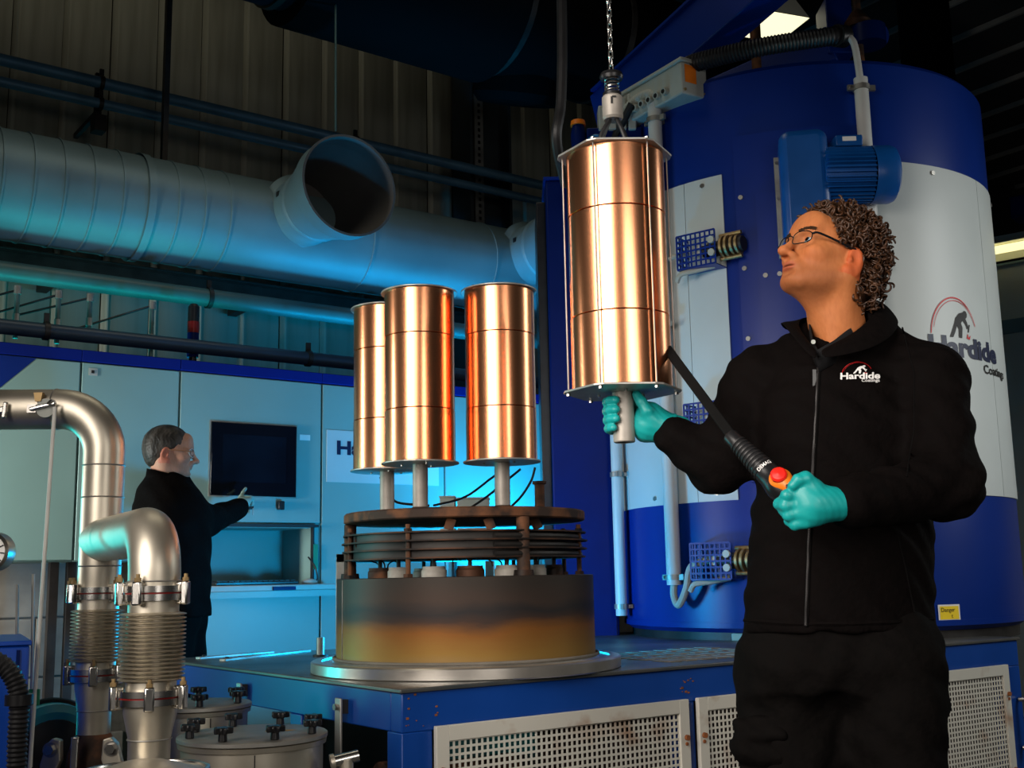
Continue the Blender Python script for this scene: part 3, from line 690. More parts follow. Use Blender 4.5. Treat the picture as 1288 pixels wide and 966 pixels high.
# perforated blue guards with brass couplings
for k, (py, lab) in enumerate(((318, 'blue perforated guard with brass coupling, the highest of the three on the vessel'), (530, 'blue perforated guard behind the worker\'s arm, the middle of three on the vessel'), (706, 'blue perforated guard at the foot of the tall conduit, lowest of three'))):
    a = -38.5; z = P(895, py, 5.25).z
    t = T('connector_guard', lab, 'guard', TP(a, z, .0), math.radians(a), 'perforated guards')
    w, h, d = .20, .16, .11; q = t.mb(); n1, n2 = 8, 6
    for i in range(n1 + 1): x = -w / 2 + w * i / n1; q.bb((x - .004, -d - .003, -h / 2), (x + .004, -d, h / 2))
    for j in range(n2 + 1): zz = -h / 2 + h * j / n2; q.bb((-w / 2, -d - .0035, zz - .004), (w / 2, -d + .0005, zz + .004))
    for j in range(n2 + 1): zz = -h / 2 + h * j / n2; q.bb((-w / 2 - .004, -d, zz - .004), (-w / 2, 0, zz + .004))
    for i in range(5): y = -d * i / 4; q.bb((-w / 2 - .0045, y - .004, -h / 2), (-w / 2 + .0005, y + .004, h / 2))
    t.part('cage', q, 'tank_blue', smooth=0)
    q = t.mb(); q.bb((-w / 2, -d, -h / 2 - .004), (w / 2, 0, -h / 2)); t.part('shelf', q, 'tank_blue')
    for zz in (.03, -.03): t.part('clip', t.mb().cyl((.085, -d - .002, zz), (.085, -d - .016, zz), .017, n=14), 'grey_plastic')
    q = t.mb()
    for zz in (.055, -.055): q.cyl((.10, -.06, zz), (.21, -.06, zz), .010, n=10)
    for x in (.115, .14, .165, .19): q.cyl((x, -.06, 0), (x + .012, -.06, 0), .052 if x < .15 else .045, n=24)
    t.part('coupling', q, 'brass'); t.part('coupling_core', t.mb().cyl((.02, -.06, 0), (.22, -.06, 0), .036, n=24), 'dark_metal')
    t.part('terminal', t.mb().bb((-.02, -.09, -.02), (.05, -.03, .03)), 'white_plastic', bevel=.004)
    t.part('cable', t.mb().tube(spline([(.06, -.05, -.075), (-.02, -.08, -.09), (-.09, -.10, -.10), (-.12, -.09, -.13)] if k != 1 else [(.02, -.05, -.05), (-.1, -.08, -.03), (-.15, -.08, -.035)], 6), .013, 8), 'beige')
    if k == 0: t.part('side_cable', t.mb().tube(spline([(-.08, -.06, .0), (-.13, -.08, .0), (-.16, -.085, -.012)], 6), .012, 8), 'beige')
# lower cable out of the tall conduit
q = MB().tube(spline([TP(ac, .97, .055), TP(ac, .90, .06), TP(ac + 2, .86, .07), TP(ac + 5, .93, .08), TP(-45, 1.03, .08), TP(-40, 1.06, .07)], 8), .017, 10)
o = mesh_obj('flexible_cable', q.v, q.f, 'beige'); tag(o, 'grey flexible cable looping out of the foot of the tall conduit', 'cable')
# junction box and hoses on the vessel top
c = P(858, 108, 5.3)
t = T('junction_box', 'long pale junction box with a row of sockets on the vessel top rim', 'junction box', c - V((0, 0, .08)), math.radians(-58))
JX = -.48
t.part('body', t.mb().bb((JX, -.07, .0), (.08, .09, .16)), 'grey_plastic', bevel=.008); t.part('lid', t.mb().bb((JX - .012, -.08, .16), (.09, .10, .18)), 'grey_plastic', bevel=.006)
for k in range(8):
    x = JX + .04 + k * .058; s_ = t.part('socket', t.mb().cyl((x, -.07, .05), (x, -.095, .045), .02, n=14), 'beige'); t.part('bore', t.mb().cyl((x, -.095, .045), (x, -.097, .045), .012, n=10), 'ink_black', s_)
t.part('sticker', t.mb().bb((.0805, -.05, .06), (.082, .02, .15)), 'orange', smooth=0)
for y in (-.055, .07): t.part('screw', t.mb().cyl((.08, y, .02), (.088, y, .02), .007, n=8), 'brass')
pts, rs = corrug(spline([TP(-46, 3.45, -.04), TP(-40, 3.44, .03), TP(-30, 3.435, .035), TP(-18, 3.44, .03), TP(-2, 3.46, .02), TP(2, 3.47, .0)], 10), .046, .016, .006)
t = T('corrugated_hose', 'black corrugated hose curving along the top rim of the vessel', 'hose', TP(-30, 3.36))
q = t.wb(); q.tube(pts, rs, 14); t.part('hose', q, 'black_rubber', smooth=60)
for p_, n_ in ((pts[2], pts[4]), (pts[-3], pts[-1])):
    q = t.wb(); d = (n_ - p_).normalized(); q.cyl(p_ - d * .03, p_ + d * .03, .052, n=20); t.part('end_ring', q, 'black_plastic')
q = MB(); pts, rs = corrug(spline([TP(ac, zc1 - .02, .055), TP(ac, zc1 + .04, .06), TP(-57, zc1 + .05, .07), TP(-64, zc1 + .0, .09), TP(-70, zc1 - .10, .12), TP(-73, zc1 - .25, .16)], 10), .027, .012, .002); q.tube(pts, rs, 12)
o = mesh_obj('grey_hose', q.v, q.f, 'grey_plastic'); tag(o, 'grey ribbed hose bending down from the tall conduit top', 'hose')
q = MB().tube(spline([TP(-58, 3.33, .1), TP(-64, 3.2, .13), TP(-68, 3.1, .2), TP(-71, 3.0, .2)], 8), .02, 10)
o = mesh_obj('black_hose', q.v, q.f, 'black_rubber'); tag(o, 'short black hose under the junction box beside the grey hose', 'hose')
q = MB().tube(spline([TP(4.6, P(1105, 97, 5.0).z - .02, .055), TP(3.8, 3.40, .05), TP(2.6, 3.46, .02), TP(2, 3.47, .0)], 8), .016, 10)
o = mesh_obj('flexible_cable', q.v, q.f, 'conduit_white'); tag(o, 'pale cable from the right hand conduit up to the corrugated hose', 'cable')
# valve cluster between column and vessel
p = P(752, 165, 5.6)
t = T('valve_cluster', 'cluster of blue valves with an orange cap above the blue column', 'valve', p)
t.part('manifold', t.mb().bb((-.06, -.05, -.12), (.22, .05, .0)), 'deep_blue', bevel=.006)
for k in range(4): t.part('solenoid', t.mb().bb((.0 + k * .05, -.07, -.02), (.04 + k * .05, .03, .11 + .02 * k)), 'grey_plastic', bevel=.006)
v_ = t.part('stop_valve', t.mb().lathe([(0, -.12), (.035, -.12), (.04, -.02), (.03, .03), (0, .03)], 20, (-.10, 0, 0)), 'deep_blue'); t.part('cap', t.mb().lathe([(0, .03), (.04, .03), (.036, .055), (0, .06)], 20, (-.10, 0, 0)), 'orange', v_)
t.part('air_line', t.mb().tube(spline([(-.1, 0, -.1), (-.02, -.07, -.05), (.06, -.07, -.10), (.12, -.06, -.14)], 6), .007, 8), mat('air_blue', (.01, .16, .35), .4))
t.part('stem', t.mb().cyl((-.10, 0, -.25), (-.10, 0, -.12), .012, n=10), 'pipe_teal')
t.part('foot_block', t.mb().bb((-.13, -.05, -.33), (.22, .1, -.24)), 'deep_blue', bevel=.005)
t.part('riser', t.mb().bb((.02, -.03, -.25), (.18, .03, -.11)), 'deep_blue')
# blue column between hearth and vessel
cc = V((.34, 6.2, 0)); cz = P(715, 226, 5.95).z
t = T('blue_column', 'flat deep blue machine column standing behind the turntable, left of the vessel', 'column', cc, TH * .0)
t.part('body', t.mb().bb((-.14, -.25, 0), (.18, .35, cz)), 'deep_blue', bevel=.01)
t.part('edge_channel', t.mb().bb((-.19, -.18, 0), (-.14, .3, cz - .1)), 'black_plastic', bevel=.004)
t.part('top_cap', t.mb().bb((-.15, -.26, cz), (.19, .36, cz + .015)), 'tank_blue')
t.part('seam_strip', t.mb().bb((.155, -.256, .1), (.165, -.25, cz - .05)), 'deep_blue')
# hoist beams over the vessel
t = T('hoist_jib', 'broad blue box beam slanting up across the top of the picture', 'beam', P(770, 128, 5.9))
q = t.wb(); q.beam(P(762, 150, 6.0), P(1010, -70, 4.9), .17, .26); t.part('box_beam', q, 'tank_blue', bevel=.008)
q = t.wb(); q.beam(P(762, 150, 6.0) + V((0, 0, .14)), P(1010, -70, 4.9) + V((0, 0, .14)), .21, .015); t.part('top_flange', q, 'tank_blue')
t = T('lid_beam', 'blue lid beam with end block lying over the vessel lid', 'beam', P(860, 140, 6.3))
q = t.wb(); q.beam(P(850, 150, 6.3), P(1050, 62, 5.9), .2, .2); t.part('box_beam', q, 'tank_blue', bevel=.008)
q = t.wb(); c = P(1050, 42, 5.9); q.box(c, (.14, .2, .32)); t.part('end_block', q, 'tank_blue', bevel=.006)
q = t.wb(); q.cyl(P(1068, 52, 5.85), P(1112, 44, 5.7), .05, n=20); t.part('pivot_arm', q, 'tank_blue')
q = t.wb(); c = P(1092, 46, 5.7); q.cyl(c - V((0, 0, .05)), c + V((0, 0, .05)), .09, n=24); t.part('pivot_hub', q, 'deep_blue')
c2 = P(1075, 60, 5.8); q = t.wb(); q.cyl((c.x - .05, c.y, VZ1 - .01), (c.x - .05, c.y, c.z + .25), .022, n=12); t.part('pivot_rod', q, 'rust'); q = t.wb(); q.lathe([(0, 0), (.06, 0), (.07, .03), (.03, .09), (0, .09)], 20, (c.x - .05, c.y, c.z + .05)); t.part('cap_nut', q, 'rust_dark')
c = P(951, 60, 6.0)
q = MB().cyl((c.x, c.y, VZ1 - .02), (c.x, c.y, 4.6), .034, n=18)
t = T('guide_rod', 'vertical steel guide rod between the two blue beams', 'rod', (c.x, c.y, VZ1)); t.part('rod', t.mb().cyl((0, 0, -.005), (0, 0, 1.3), .03, n=18), 'rust'); t.part('collar', t.mb().lathe([(.03, 0), (.06, 0), (.06, .03), (.03, .035)], 20), 'dark_metal')
# ------------------------------------------------------------------ control cabinets along the wall
CV = 5.53
CTOP = 2.05
def cabinet(label, u0, u1, z0, hinge=True):
    t = T('control_cabinet', label, 'cabinet', W(u0, CV, 0), TH, 'grey control cabinets'); w = u1 - u0
    t.part('body', t.mb().bb((0.002, .022, z0), (w - .002, .42, CTOP)), 'cab_grey', bevel=.003)
    t.part('top_band', t.mb().bb((0, -.006, CTOP), (w, .43, CTOP + .055)), 'band_blue', bevel=.004)
    return t, w
t, w = cabinet('grey control cabinet at the left edge with a blue painted corner', .95, 1.555, 1.11)
d = t.part('door', t.mb().bb((.004, 0, 1.115), (w - .005, .02, CTOP - .006)), 'cab_grey', bevel=.003)
q = t.mb(); q.add([(.004, -.002, CTOP - .006), (.40, -.002, CTOP - .006), (.004, -.002, CTOP - .40)], [(0, 1, 2)]); t.part('painted_corner', q, 'tank_blue', d, smooth=0)
for x in (.02, w - .06): t.part('support_leg', t.mb().bb((x, .15, 0), (x + .04, .19, 1.11)), 'dark_metal')
t, w = cabinet('plain grey control cabinet with a small maker\'s plate behind the elbow pipe', 1.555, 2.036, 1.11)
d = t.part('door', t.mb().bb((.005, 0, 1.115), (w - .005, .02, CTOP - .006)), 'cab_grey', bevel=.003)
q = t.mb(); q.bb((.035, -.004, CTOP - .065), (.075, 0, CTOP - .03)); pl = t.part('plate', q, 'grey_plastic', d, smooth=0); t.part('lock', t.mb().bb((.046, -.007, CTOP - .055), (.06, -.004, CTOP - .04)), 'ink_black', pl)
for x in (.02, w - .06): t.part('support_leg', t.mb().bb((x, .15, 0), (x + .04, .19, 1.11)), 'dark_metal')
# console cabinet
t, w = cabinet('control console cabinet with dark touch screen and keyboard recess', 2.036, 2.819, 0)
for o in [c for c in t.o.children if c.name.startswith('body')]: bpy.data.objects.remove(o)
r0, r1, rz0, rz1 = .155, .735, .985, 1.275
q = t.mb(); q.bb((.002, .022, 0), (w - .002, .42, rz0)); q.bb((.002, .022, rz1), (w - .002, .42, CTOP)); q.bb((.002, .022, rz0), (r0, .42, rz1)); q.bb((r1, .022, rz0), (w - .002, .42, rz1)); q.bb((r0, .36, rz0), (r1, .42, rz1))
t.part('body', q, 'cab_grey')
d = t.part('door', t.mb().bb((.005, 0, 1.30), (w - .005, .02, CTOP - .006)), 'cab_grey', bevel=.003)
q = t.mb(); q.bb((.005, 0, .02), (w - .005, .02, .955)); t.part('lower_panel', q, 'cab_grey', bevel=.003)
q = t.mb(); q.bb((.10, -.02, 1.278), (.76, .022, 1.292)); q.bb((r1, -.006, .985), (r1 + .008, .022, 1.28)); t.part('recess_trim', q, 'cab_edge')
s0, s1, sz0, sz1 = .165, .632, 1.432, 1.803
scr = t.part('touch_screen', t.mb().bb((s0, -.014, sz0), (s1, 0, sz1)), 'screen', d, bevel=.004)
q = t.mb(); q.bb((s0 - .006, -.005, sz0 - .006), (s1 + .006, 0, sz1 + .006)); t.part('bezel', q, 'steel_dull', d)
t.part('display', t.mb().bb((s0 + .06, -.0155, sz0 + .07), (s1 - .06, -.014, sz1 - .06)), 'screen_img', d, smooth=0)
for x in (.375, .545):
    q = t.mb(); q.bb((x - .016, -.03, 1.365), (x + .016, 0, 1.41)); t.part('key_switch', q, 'black_plastic', d, bevel=.004)
t.part('key', t.mb().bb((.383, -.034, 1.335), (.39, -.03, 1.37)), 'steel', d)
t.part('label_plate', t.mb().bb((.655, -.002, 1.735), (.715, 0, 1.765)), 'ink_white', d, smooth=0)
q = t.mb(); q.bb((.06, -.16, .955), (.80, .36, .985)); tr = t.part('keyboard_tray', q, 'grey_plastic', bevel=.006)
t.part('tray_handle', t.mb().bb((.44, -.172, .958), (.56, -.16, .976)), 'deep_blue', tr)
t.part('tray_edge', t.mb().bb((.06, -.165, .925), (.80, -.12, .955)), 'cab_grey', tr)
t.part('hinge_plate', t.mb().bb((w - .045, -.008, 1.06), (w - .02, 0, 1.19)), 'green', smooth=0)
k = T('keyboard', 'thin black keyboard lying on the console tray', 'keyboard', W(2.036 + .17, CV - .10, .985), TH)
k.part('body', k.mb().bb((0, 0, 0), (.44, .15, .018)), 'black_plastic', bevel=.004)
q = k.mb()
for i in range(14):
    for j in range(5): q.bb((.012 + i * .030, .012 + j * .027, .018), (.036 + i * .030, .033 + j * .027, .023))
k.part('keys', q, 'black_rubber', smooth=0)
k = T('computer_mouse', 'small pale mouse with dark cord at the end of the tray', 'mouse', W(2.036 + .66, CV - .06, .985), TH)
k.part('body', k.mb().ball((.03, 0, .008), (.045, .03, .02)), 'beige'); k.part('cord', k.mb().tube(spline([(.06, 0, .012), (.085, .02, .03), (.08, .04, .09), (.05, .06, .14)], 6), .004, 6), 'black_rubber')
t, w = cabinet('control cabinet with pale lettered logo plate behind the copper cylinders', 2.819, 3.60, 0)
d = t.part('door', t.mb().bb((.005, 0, .02), (w - .005, .02, CTOP - .006)), 'cab_grey', bevel=.003)
t.part('logo_plate', t.mb().bb((.03, -.003, 1.52), (.74, 0, 1.80)), 'tank_white', d, smooth=0)
mapped_text('logo_lettering', 'Hardide', .10, lambda x, y: V((.085 + x * 1.3, -.0045, 1.672 + y)), 'ink_navy', d, bold=.004)
t, w = cabinet('end control cabinet lit bright blue behind the turntable', 3.60, 4.50, 0)
d = t.part('door', t.mb().bb((.005, 0, .02), (w - .005, .02, CTOP - .006)), 'cab_grey', bevel=.003)
t.part('handle', t.mb().bb((.04, -.03, 1.0), (.06, 0, 1.16)), 'black_plastic', d, bevel=.004)
# warning beacon on the cabinets
ub = PV(243, 420, 5.75)
t = T('beacon', 'dark stack beacon with a red lens on top of the cabinets', 'beacon', W(ub.x, 5.75, CTOP + .055), TH)
t.part('stem', t.mb().cyl((0, 0, 0), (0, 0, .06), .02), 'black_plastic'); t.part('lower_module', t.mb().cyl((0, 0, .06), (0, 0, .19), .03), 'deep_blue'); t.part('red_lens', t.mb().cyl((0, 0, .19), (0, 0, .25), .031), 'red_lens'); t.part('cap', t.mb().lathe([(0, .25), (.03, .25), (.03, .33), (.02, .345), (0, .347)], 24), 'black_plastic')
# ------------------------------------------------------------------ pipes and ducts on the wall
def long_pipe(name, label, v, z, r, u0, u1, m_, clamp_us=(), n=24, cat='pipe'):
    t = T(name, label, cat, W(u0, v, z), TH); L = u1 - u0
    t.part('pipe', t.mb().cyl((0, 0, 0), (L, 0, 0), r, n=n), m_)
    for u in clamp_us:
        q = t.mb(); x = u - u0; q.lathe([(r, -.012), (r + .008, -.012), (r + .008, .012), (r, .012)], 24, (x, 0, 0), axis=(1, 0, 0), close=True); q.bb((x - .012, -.008, r), (x + .012, .008, r + .05)); t.part('clamp', q, 'dark_metal')
    return t
long_pipe('wall_pipe', 'upper of two thin blue-lit pipes high on the cladding', 6.6, 3.935, .035, -.6, 6.5, 'pipe_bluelit', (1.9, 3.6))
long_pipe('wall_pipe', 'lower of two thin blue-lit pipes high on the cladding', 6.6, 3.805, .030, -.6, 6.5, 'pipe_bluelit', (1.9, 3.6))
ua = PV(126, 130, 6.6).x
t = T('pipe_bracket', 'dark bracket joining the two thin pipes on the cladding', 'bracket', W(ua, 6.6, 3.65), TH)
t.part('strut', t.mb().bb((-.02, .036, 0), (.02, .06, .36)), 'dark_metal'); t.part('foot', t.mb().bb((-.035, -.03, -.02), (.035, .06, .08)), 'dark_metal', bevel=.004); t.part('arm', t.mb().bb((-.012, .06, .1), (.012, .49, .13)), 'dark_metal')
long_pipe('wall_pipe', 'teal pipe as thick as an arm running just below the big duct', 5.98, 2.555, .05, -.6, 4.7, 'pipe_teal', (2.35, 1.2, 3.4))
long_pipe('wall_pipe', 'dark blue pipe lying just above the cabinet tops', 5.66, 2.205, .037, -.6, 4.7, 'pipe_dark', (1.42, 2.80))
# hangers between the two pipes
for k, (px, pyt, pyb) in enumerate(((20, 362, 405), (72, 368, 412), (112, 372, 410), (190, 382, 430))):
    a = PV(px, pyb, 5.75); b = PV(px, pyt, 5.75)
    t = T('pipe_hanger', ('first', 'second', 'third', 'fourth')[k] + ' thin hanger with diagonal stay above the cabinets, counted from the left edge', 'hanger', W(a.x, 5.75, a.z), TH, 'pipe hangers')
    h = b.z - a.z
    t.part('rod', t.mb().cyl((0, 0, -.08), (0, 0, h), .012, n=10), 'pipe_teal'); t.part('knuckle', t.mb().cyl((0, 0, h - .03), (0, 0, h + .01), .018, n=10), 'steel_dull'); t.part('socket', t.mb().cyl((0, 0, .0), (0, 0, .04), .016, n=10), 'steel_dull')
    t.part('stay', t.mb().cyl((0, 0, h - .01), (-.34 - .06 * (k == 3), .05, .02), .006, n=8), 'black_plastic')
# big spiral duct
DV, DZ, DR = 6.1, 3.04, .285
t = T('spiral_duct', 'big round ventilation duct with seams running along the back wall', 'duct', W(-.6, DV, DZ), TH)
t.part('duct', t.mb().cyl((0, 0, 0), (5.6, 0, 0), DR, n=64, caps=False), 'duct')
u = .05
k = 0
while u < 5.6:
    big = k % 7 == 3
    rg = t.part('seam', t.mb().lathe([(DR - .001, -.006), (DR + (.012 if big else .006), -.004 if not big else -.02), (DR + (.012 if big else .006), .004 if not big else .02), (DR - .001, .006)], 64, (u, 0, 0), axis=(1, 0, 0)), 'duct'); u += .148 if u < 2.9 else .9; k += 1
for u_ in (.8, 2.7): t.part('strap', t.mb().bb((u_, -.02, DR), (u_ + .03, .02, 2.5)), 'dark_metal')
for k, (px, lab) in enumerate(((358, 'flared open branch pipe pointing out of the big duct'), (640, 'second branch pipe of the big duct half hidden by the blue column'))):
    ux = PV(px, 268, DV).x
    t = T('duct_branch', lab, 'duct', W(ux, DV, DZ + .06), TH, 'duct branches')
    pr = [(.20, .12), (.20, .40), (.213, .405), (.213, .415), (.206, .43), (.268, .68), (.276, .70), (.276, .80), (.283, .802), (.283, .812), (.270, .812), (.266, .70), (.258, .68), (.192, .42), (.192, .2)]
    t.part('branch', t.mb().lathe(pr[:10], 56, axis=(0, -1, 0)), 'duct'); t.part('inner_lining', t.mb().lathe(pr[9:], 56, axis=(0, -1, 0)), 'duct_in')
    t.part('saddle_collar', t.mb().lathe([(.20, .15), (.235, .20), (.235, .22), (.20, .25)], 56, axis=(0, -1, 0)), 'duct'); q = t.mb(); q.lathe([(0, .22), (.193, .22)], 40, axis=(0, -1, 0)); t.part('damper_plate', q, 'duct_in'); q = t.mb(); q.ring((0, -.22, 0), .10, .012, (0, 1, 0)); t.part('damper_ring', q, 'black_plastic')
    q = t.mb(); q.box((-.195, -.32, .055), (.004, .03, .03)); t.part('damper_handle', q, 'black_plastic')
# black insulated duct high up
t = T('black_duct', 'thick black insulated duct crossing the top of the picture', 'duct', W(-.2, 5.5, 4.56), TH)
t.part('pipe', t.mb().cyl((0, 0, 0), (2.8, 0, 0), .40, n=40), mat('navy_duct', (.003, .006, .012), .6, metal=0, var=.2, scale=3, spec=.15))
t.part('pipe', t.mb().cyl((2.8, 0, -.02), (4.15, 0, -.02), .47, n=40), 'black_duct'); t.part('pipe', t.mb().cyl((4.15, 0, 0), (6.5, 0, 0), .42, n=40), 'black_duct')
for x, r_ in ((2.72, .415), (1.95, .408), (4.2, .44), (5.0, .43)): t.part('band', t.mb().lathe([(r_ - .02, -.02), (r_, -.02), (r_, .02), (r_ - .02, .02)], 40, (x, 0, 0), axis=(1, 0, 0)), 'dark_metal')
t.part('outlet', t.mb().lathe([(.30, 0), (.30, .45), (.26, .5), (0, .5)], 32, (4.5, .1, 0), axis=(.1, .35, -1)), 'black_duct')
for x in (1.2, 3.6, 5.6): t.part('hanger_rod', t.mb().cyl((x, 0, .35), (x, 0, 1.19), .012, n=8), 'dark_metal')
# ------------------------------------------------------------------ vacuum pipework in the left foreground
Apos = P(130, 600, 3.15); Bpos = P(192, 800, 2.62)
AX, AY = Apos.x, Apos.y; BX, BY = Bpos.x, Bpos.y
def zA(py): return P(130, py, 3.15).z
def zB(py): return P(192, py, 2.62).z
t = T('vacuum_pipe', 'stainless vacuum pipework with two elbows, bellows and clamped flanges', 'pipe', (AX, AY, 0))
ra, rb = .0555, .0575
zh = P(60, 515, 3.15).z; Re = .125
q = t.wb(); pth = [V((AX - 1.6, AY - .06, zh + .01)), V((AX - Re - .02, AY, zh))] + arc((AX - Re, AY, zh - Re), Re, PI / 2, 0, (1, 0, 0), (0, 0, 1), 12) + [V((AX, AY, zA(742)))]
q.tube(pth, ra, 36); t.part('elbow_pipe', q, 'stainless', smooth=40)
zb = P(188, 668, 2.65).z; dB = V((BX - AX, BY - AY, 0)); LB = dB.length; dB.normalize(); Rb = .098
q = t.wb(); pth = [V((AX, AY, zb)), V((AX, AY, zb)) + dB * (LB - Rb - .005)] + arc(V((BX, BY, zb - Rb)) - dB * Rb, Rb, PI / 2, 0, dB, (0, 0, 1), 14) + [V((BX, BY, zB(742)))]
q.tube(pth, rb, 36); t.part('branch_elbow', q, 'stainless', smooth=40)
for z in (zA(586), zA(626), zA(712)):
    q = t.wb(); q.ring((AX, AY, z), ra, .0022, n=36, m=6); t.part('weld', q, 'steel_dull')
q = t.wb(); q.ring((AX - Re - .01, AY, zh), ra, .0022, (1, 0, 0), n=36, m=6); t.part('weld', q, 'steel_dull')
q = t.wb(); q.ring((BX, BY, zB(731)), rb, .0022, n=36, m=6); t.part('weld', q, 'steel_dull')
def clamp_set(x, y, z, r, rots):
    q = t.wb(); q.lathe([(r - .01, z - .016), (r + .010, z - .016), (r + .010, z - .002), (r + .004, z - .001), (r + .004, z + .001), (r + .010, z + .002), (r + .010, z + .016), (r - .01, z + .016)], 40, (x, y, 0)); fl = t.part('flange', q, 'steel_light')
    q = t.wb(); q.lathe([(r + .002, z - .0012), (r + .007, z - .0012), (r + .007, z + .0012), (r + .002, z + .0012)], 40, (x, y, 0), close=True); t.part('gasket', q, 'red_lens', fl)
    for a in rots:
        a = math.radians(a); d = V((math.cos(a), math.sin(a), 0)); c = V((x, y, z)) + d * (r + .018)
        R_ = Matrix.Rotation(a, 3, 'Z')
        q = t.wb(); q.box(c, (.016, .022, .052), R_); q.box(c - d * .010 + V((0, 0, .020)), (.022, .020, .010), R_); q.box(c - d * .010 - V((0, 0, .020)), (.022, .020, .010), R_)
        cj = t.part('claw_clamp', q, 'steel_light', fl, bevel=.004)
        q = t.wb(); q.cyl(c + V((0, 0, .026)), c + V((0, 0, .034)), .0075, n=6); q.cyl(c + V((0, 0, .034)), c + V((0, 0, .042)), .0045, n=8); t.part('clamp_bolt', q, 'brass', fl)
def bellows(x, y, z0, z1, r, n):
    prof = [(r - .012, z0)]
    p_ = (z1 - z0) / n
    for i in range(n):
        for k in range(7):
            a = PI * k / 6; prof.append((r - .012 + .014 * math.sin(a) ** .7 if 0 < k < 6 else r - .013, z0 + p_ * (i + .08 + .84 * k / 6)))
    prof.append((r - .012, z1))
    q = t.wb(); q.lathe(prof, 44, (x, y, 0)); t.part('bellows', q, 'stainless', smooth=50)
def sleeve(name, x, y, prof, m_='stainless'):
    q = t.wb(); q.lathe(prof, 40, (x, y, 0)); t.part(name, q, m_, smooth=40)
# column A
clamp_set(AX, AY, zA(746), ra, (-165, -130, -35, 60)); sleeve('neck', AX, AY, [(ra - .002, zA(750)), (ra - .002, zA(768))]); bellows(AX, AY, zA(832), zA(766), ra + .012, 15)
sleeve('neck', AX, AY, [(ra - .003, zA(842)), (ra - .003, zA(830))]); clamp_set(AX, AY, zA(848), ra, (-170, -75, -20, 90))
sleeve('reducer', AX, AY, [(ra - .003, zA(850)), (ra - .003, zA(864)), (ra - .012, zA(892)), (ra - .013, zA(935))]); q = t.wb(); q.ring((AX, AY, zA(893)), ra - .012, .002, n=36, m=6); t.part('weld', q, 'steel_dull')
# column B
clamp_set(BX, BY, zB(746), rb, (-150, -100, -10, 90)); sleeve('neck', BX, BY, [(rb - .002, zB(750)), (rb - .002, zB(774))]); bellows(BX, BY, zB(856), zB(770), rb + .013, 17)
sleeve('neck', BX, BY, [(rb - .003, zB(870)), (rb - .003, zB(852))]); clamp_set(BX, BY, zB(876), rb + .004, (-155, -75, -15, 90))
sleeve('reducer', BX, BY, [(rb, zB(878)), (rb, zB(896)), (rb - .012, zB(928)), (rb - .013, zB(980))]); q = t.wb(); q.ring((BX, BY, zB(929)), rb - .011, .002, n=36, m=6); t.part('weld', q, 'steel_dull')
sleeve('riser', BX, BY, [(rb - .013, zB(978)), (rb - .013, .30), (.11, .29), (.11, 0)])
# gate valve under column A
vA = zA(930)
t = T('gate_valve', 'rusty valve body with bolted cheek plates under the rear bellows', 'valve', (AX, AY, 0))
t.part('bonnet', t.mb().lathe([(.04, vA + .02), (.05, vA + .005), (.062, vA - .03), (.07, vA - .10), (.05, vA - .2), (.05, 0), (0, 0)], 32), 'rust')
for sx in (-1, 1):
    pl = [(sx * .055, vA - .25), (sx * .10, vA - .20), (sx * .105, vA - .05), (sx * .09, vA + .0), (sx * .075, vA + .015), (sx * .055, vA + .01), (sx * .052, vA - .04), (sx * .072, vA - .09), (sx * .06, vA - .2)]
    c_ = t.part('cheek_plate', t.mb().prism(pl, -.085, -.060, XZ), 'stainless', smooth=0, bevel=.003)
    t.part('bolt', t.mb().hexnut((sx * .078, -.085, vA - .012), .013, .014, (0, -1, 0)), 'steel_light', c_); t.part('washer', t.mb().cyl((sx * .078, -.085, vA - .012), (sx * .078, -.089, vA - .012), .019, n=20), 'steel', c_)
t.part('crossbar', t.mb().bb((-.075, -.09, vA - .10), (.075, -.075, vA - .085)), 'stainless'); t.part('lever', t.mb().beam((-.01, -.1, vA + .02), (-.012, -.1, vA - .3), .018, .012, (0, 1, 0)), 'steel_light', bevel=.002)
# dome under column B
t = T('valve_dome', 'low round steel dome at the bottom edge under the front bellows', 'valve', (P(182, 966, 2.45).x, 2.45, 0))
zD = P(182, 956, 2.45).z
t.part('dome', t.mb().lathe([(0, zD), (.04, zD - .002), (.075, zD - .012), (.09, zD - .02), (.125, zD - .022), (.125, zD - .06), (.09, zD - .07), (.09, .0), (0, 0)], 40), 'stainless'); t.part('rim', t.mb().ring((0, 0, zD - .022), .125, .006, n=40), 'steel_light')
# teal hand wheel housing behind
p = P(62, 945, 3.5)
t = T('pump_housing', 'teal painted round pump housing behind the valve', 'pump', p, .5)
t.part('casing', t.mb().lathe([(0, -.10), (.12, -.10), (.14, -.08), (.14, .08), (.12, .10), (0, .10)], 40, axis=(0, 1, 0)), 'teal_paint'); t.part('groove_band', t.mb().ring((0, 0, 0), .141, .012, (0, 1, 0), n=40), 'black_plastic'); t.part('face', t.mb().lathe([(.10, -.10), (.10, -.115), (.03, -.12), (0, -.12)], 32, axis=(0, 1, 0)), 'dark_metal'); t.part('stand', t.mb().bb((-.08, -.08, -p.z), (.08, .08, -.10)), 'dark_metal')
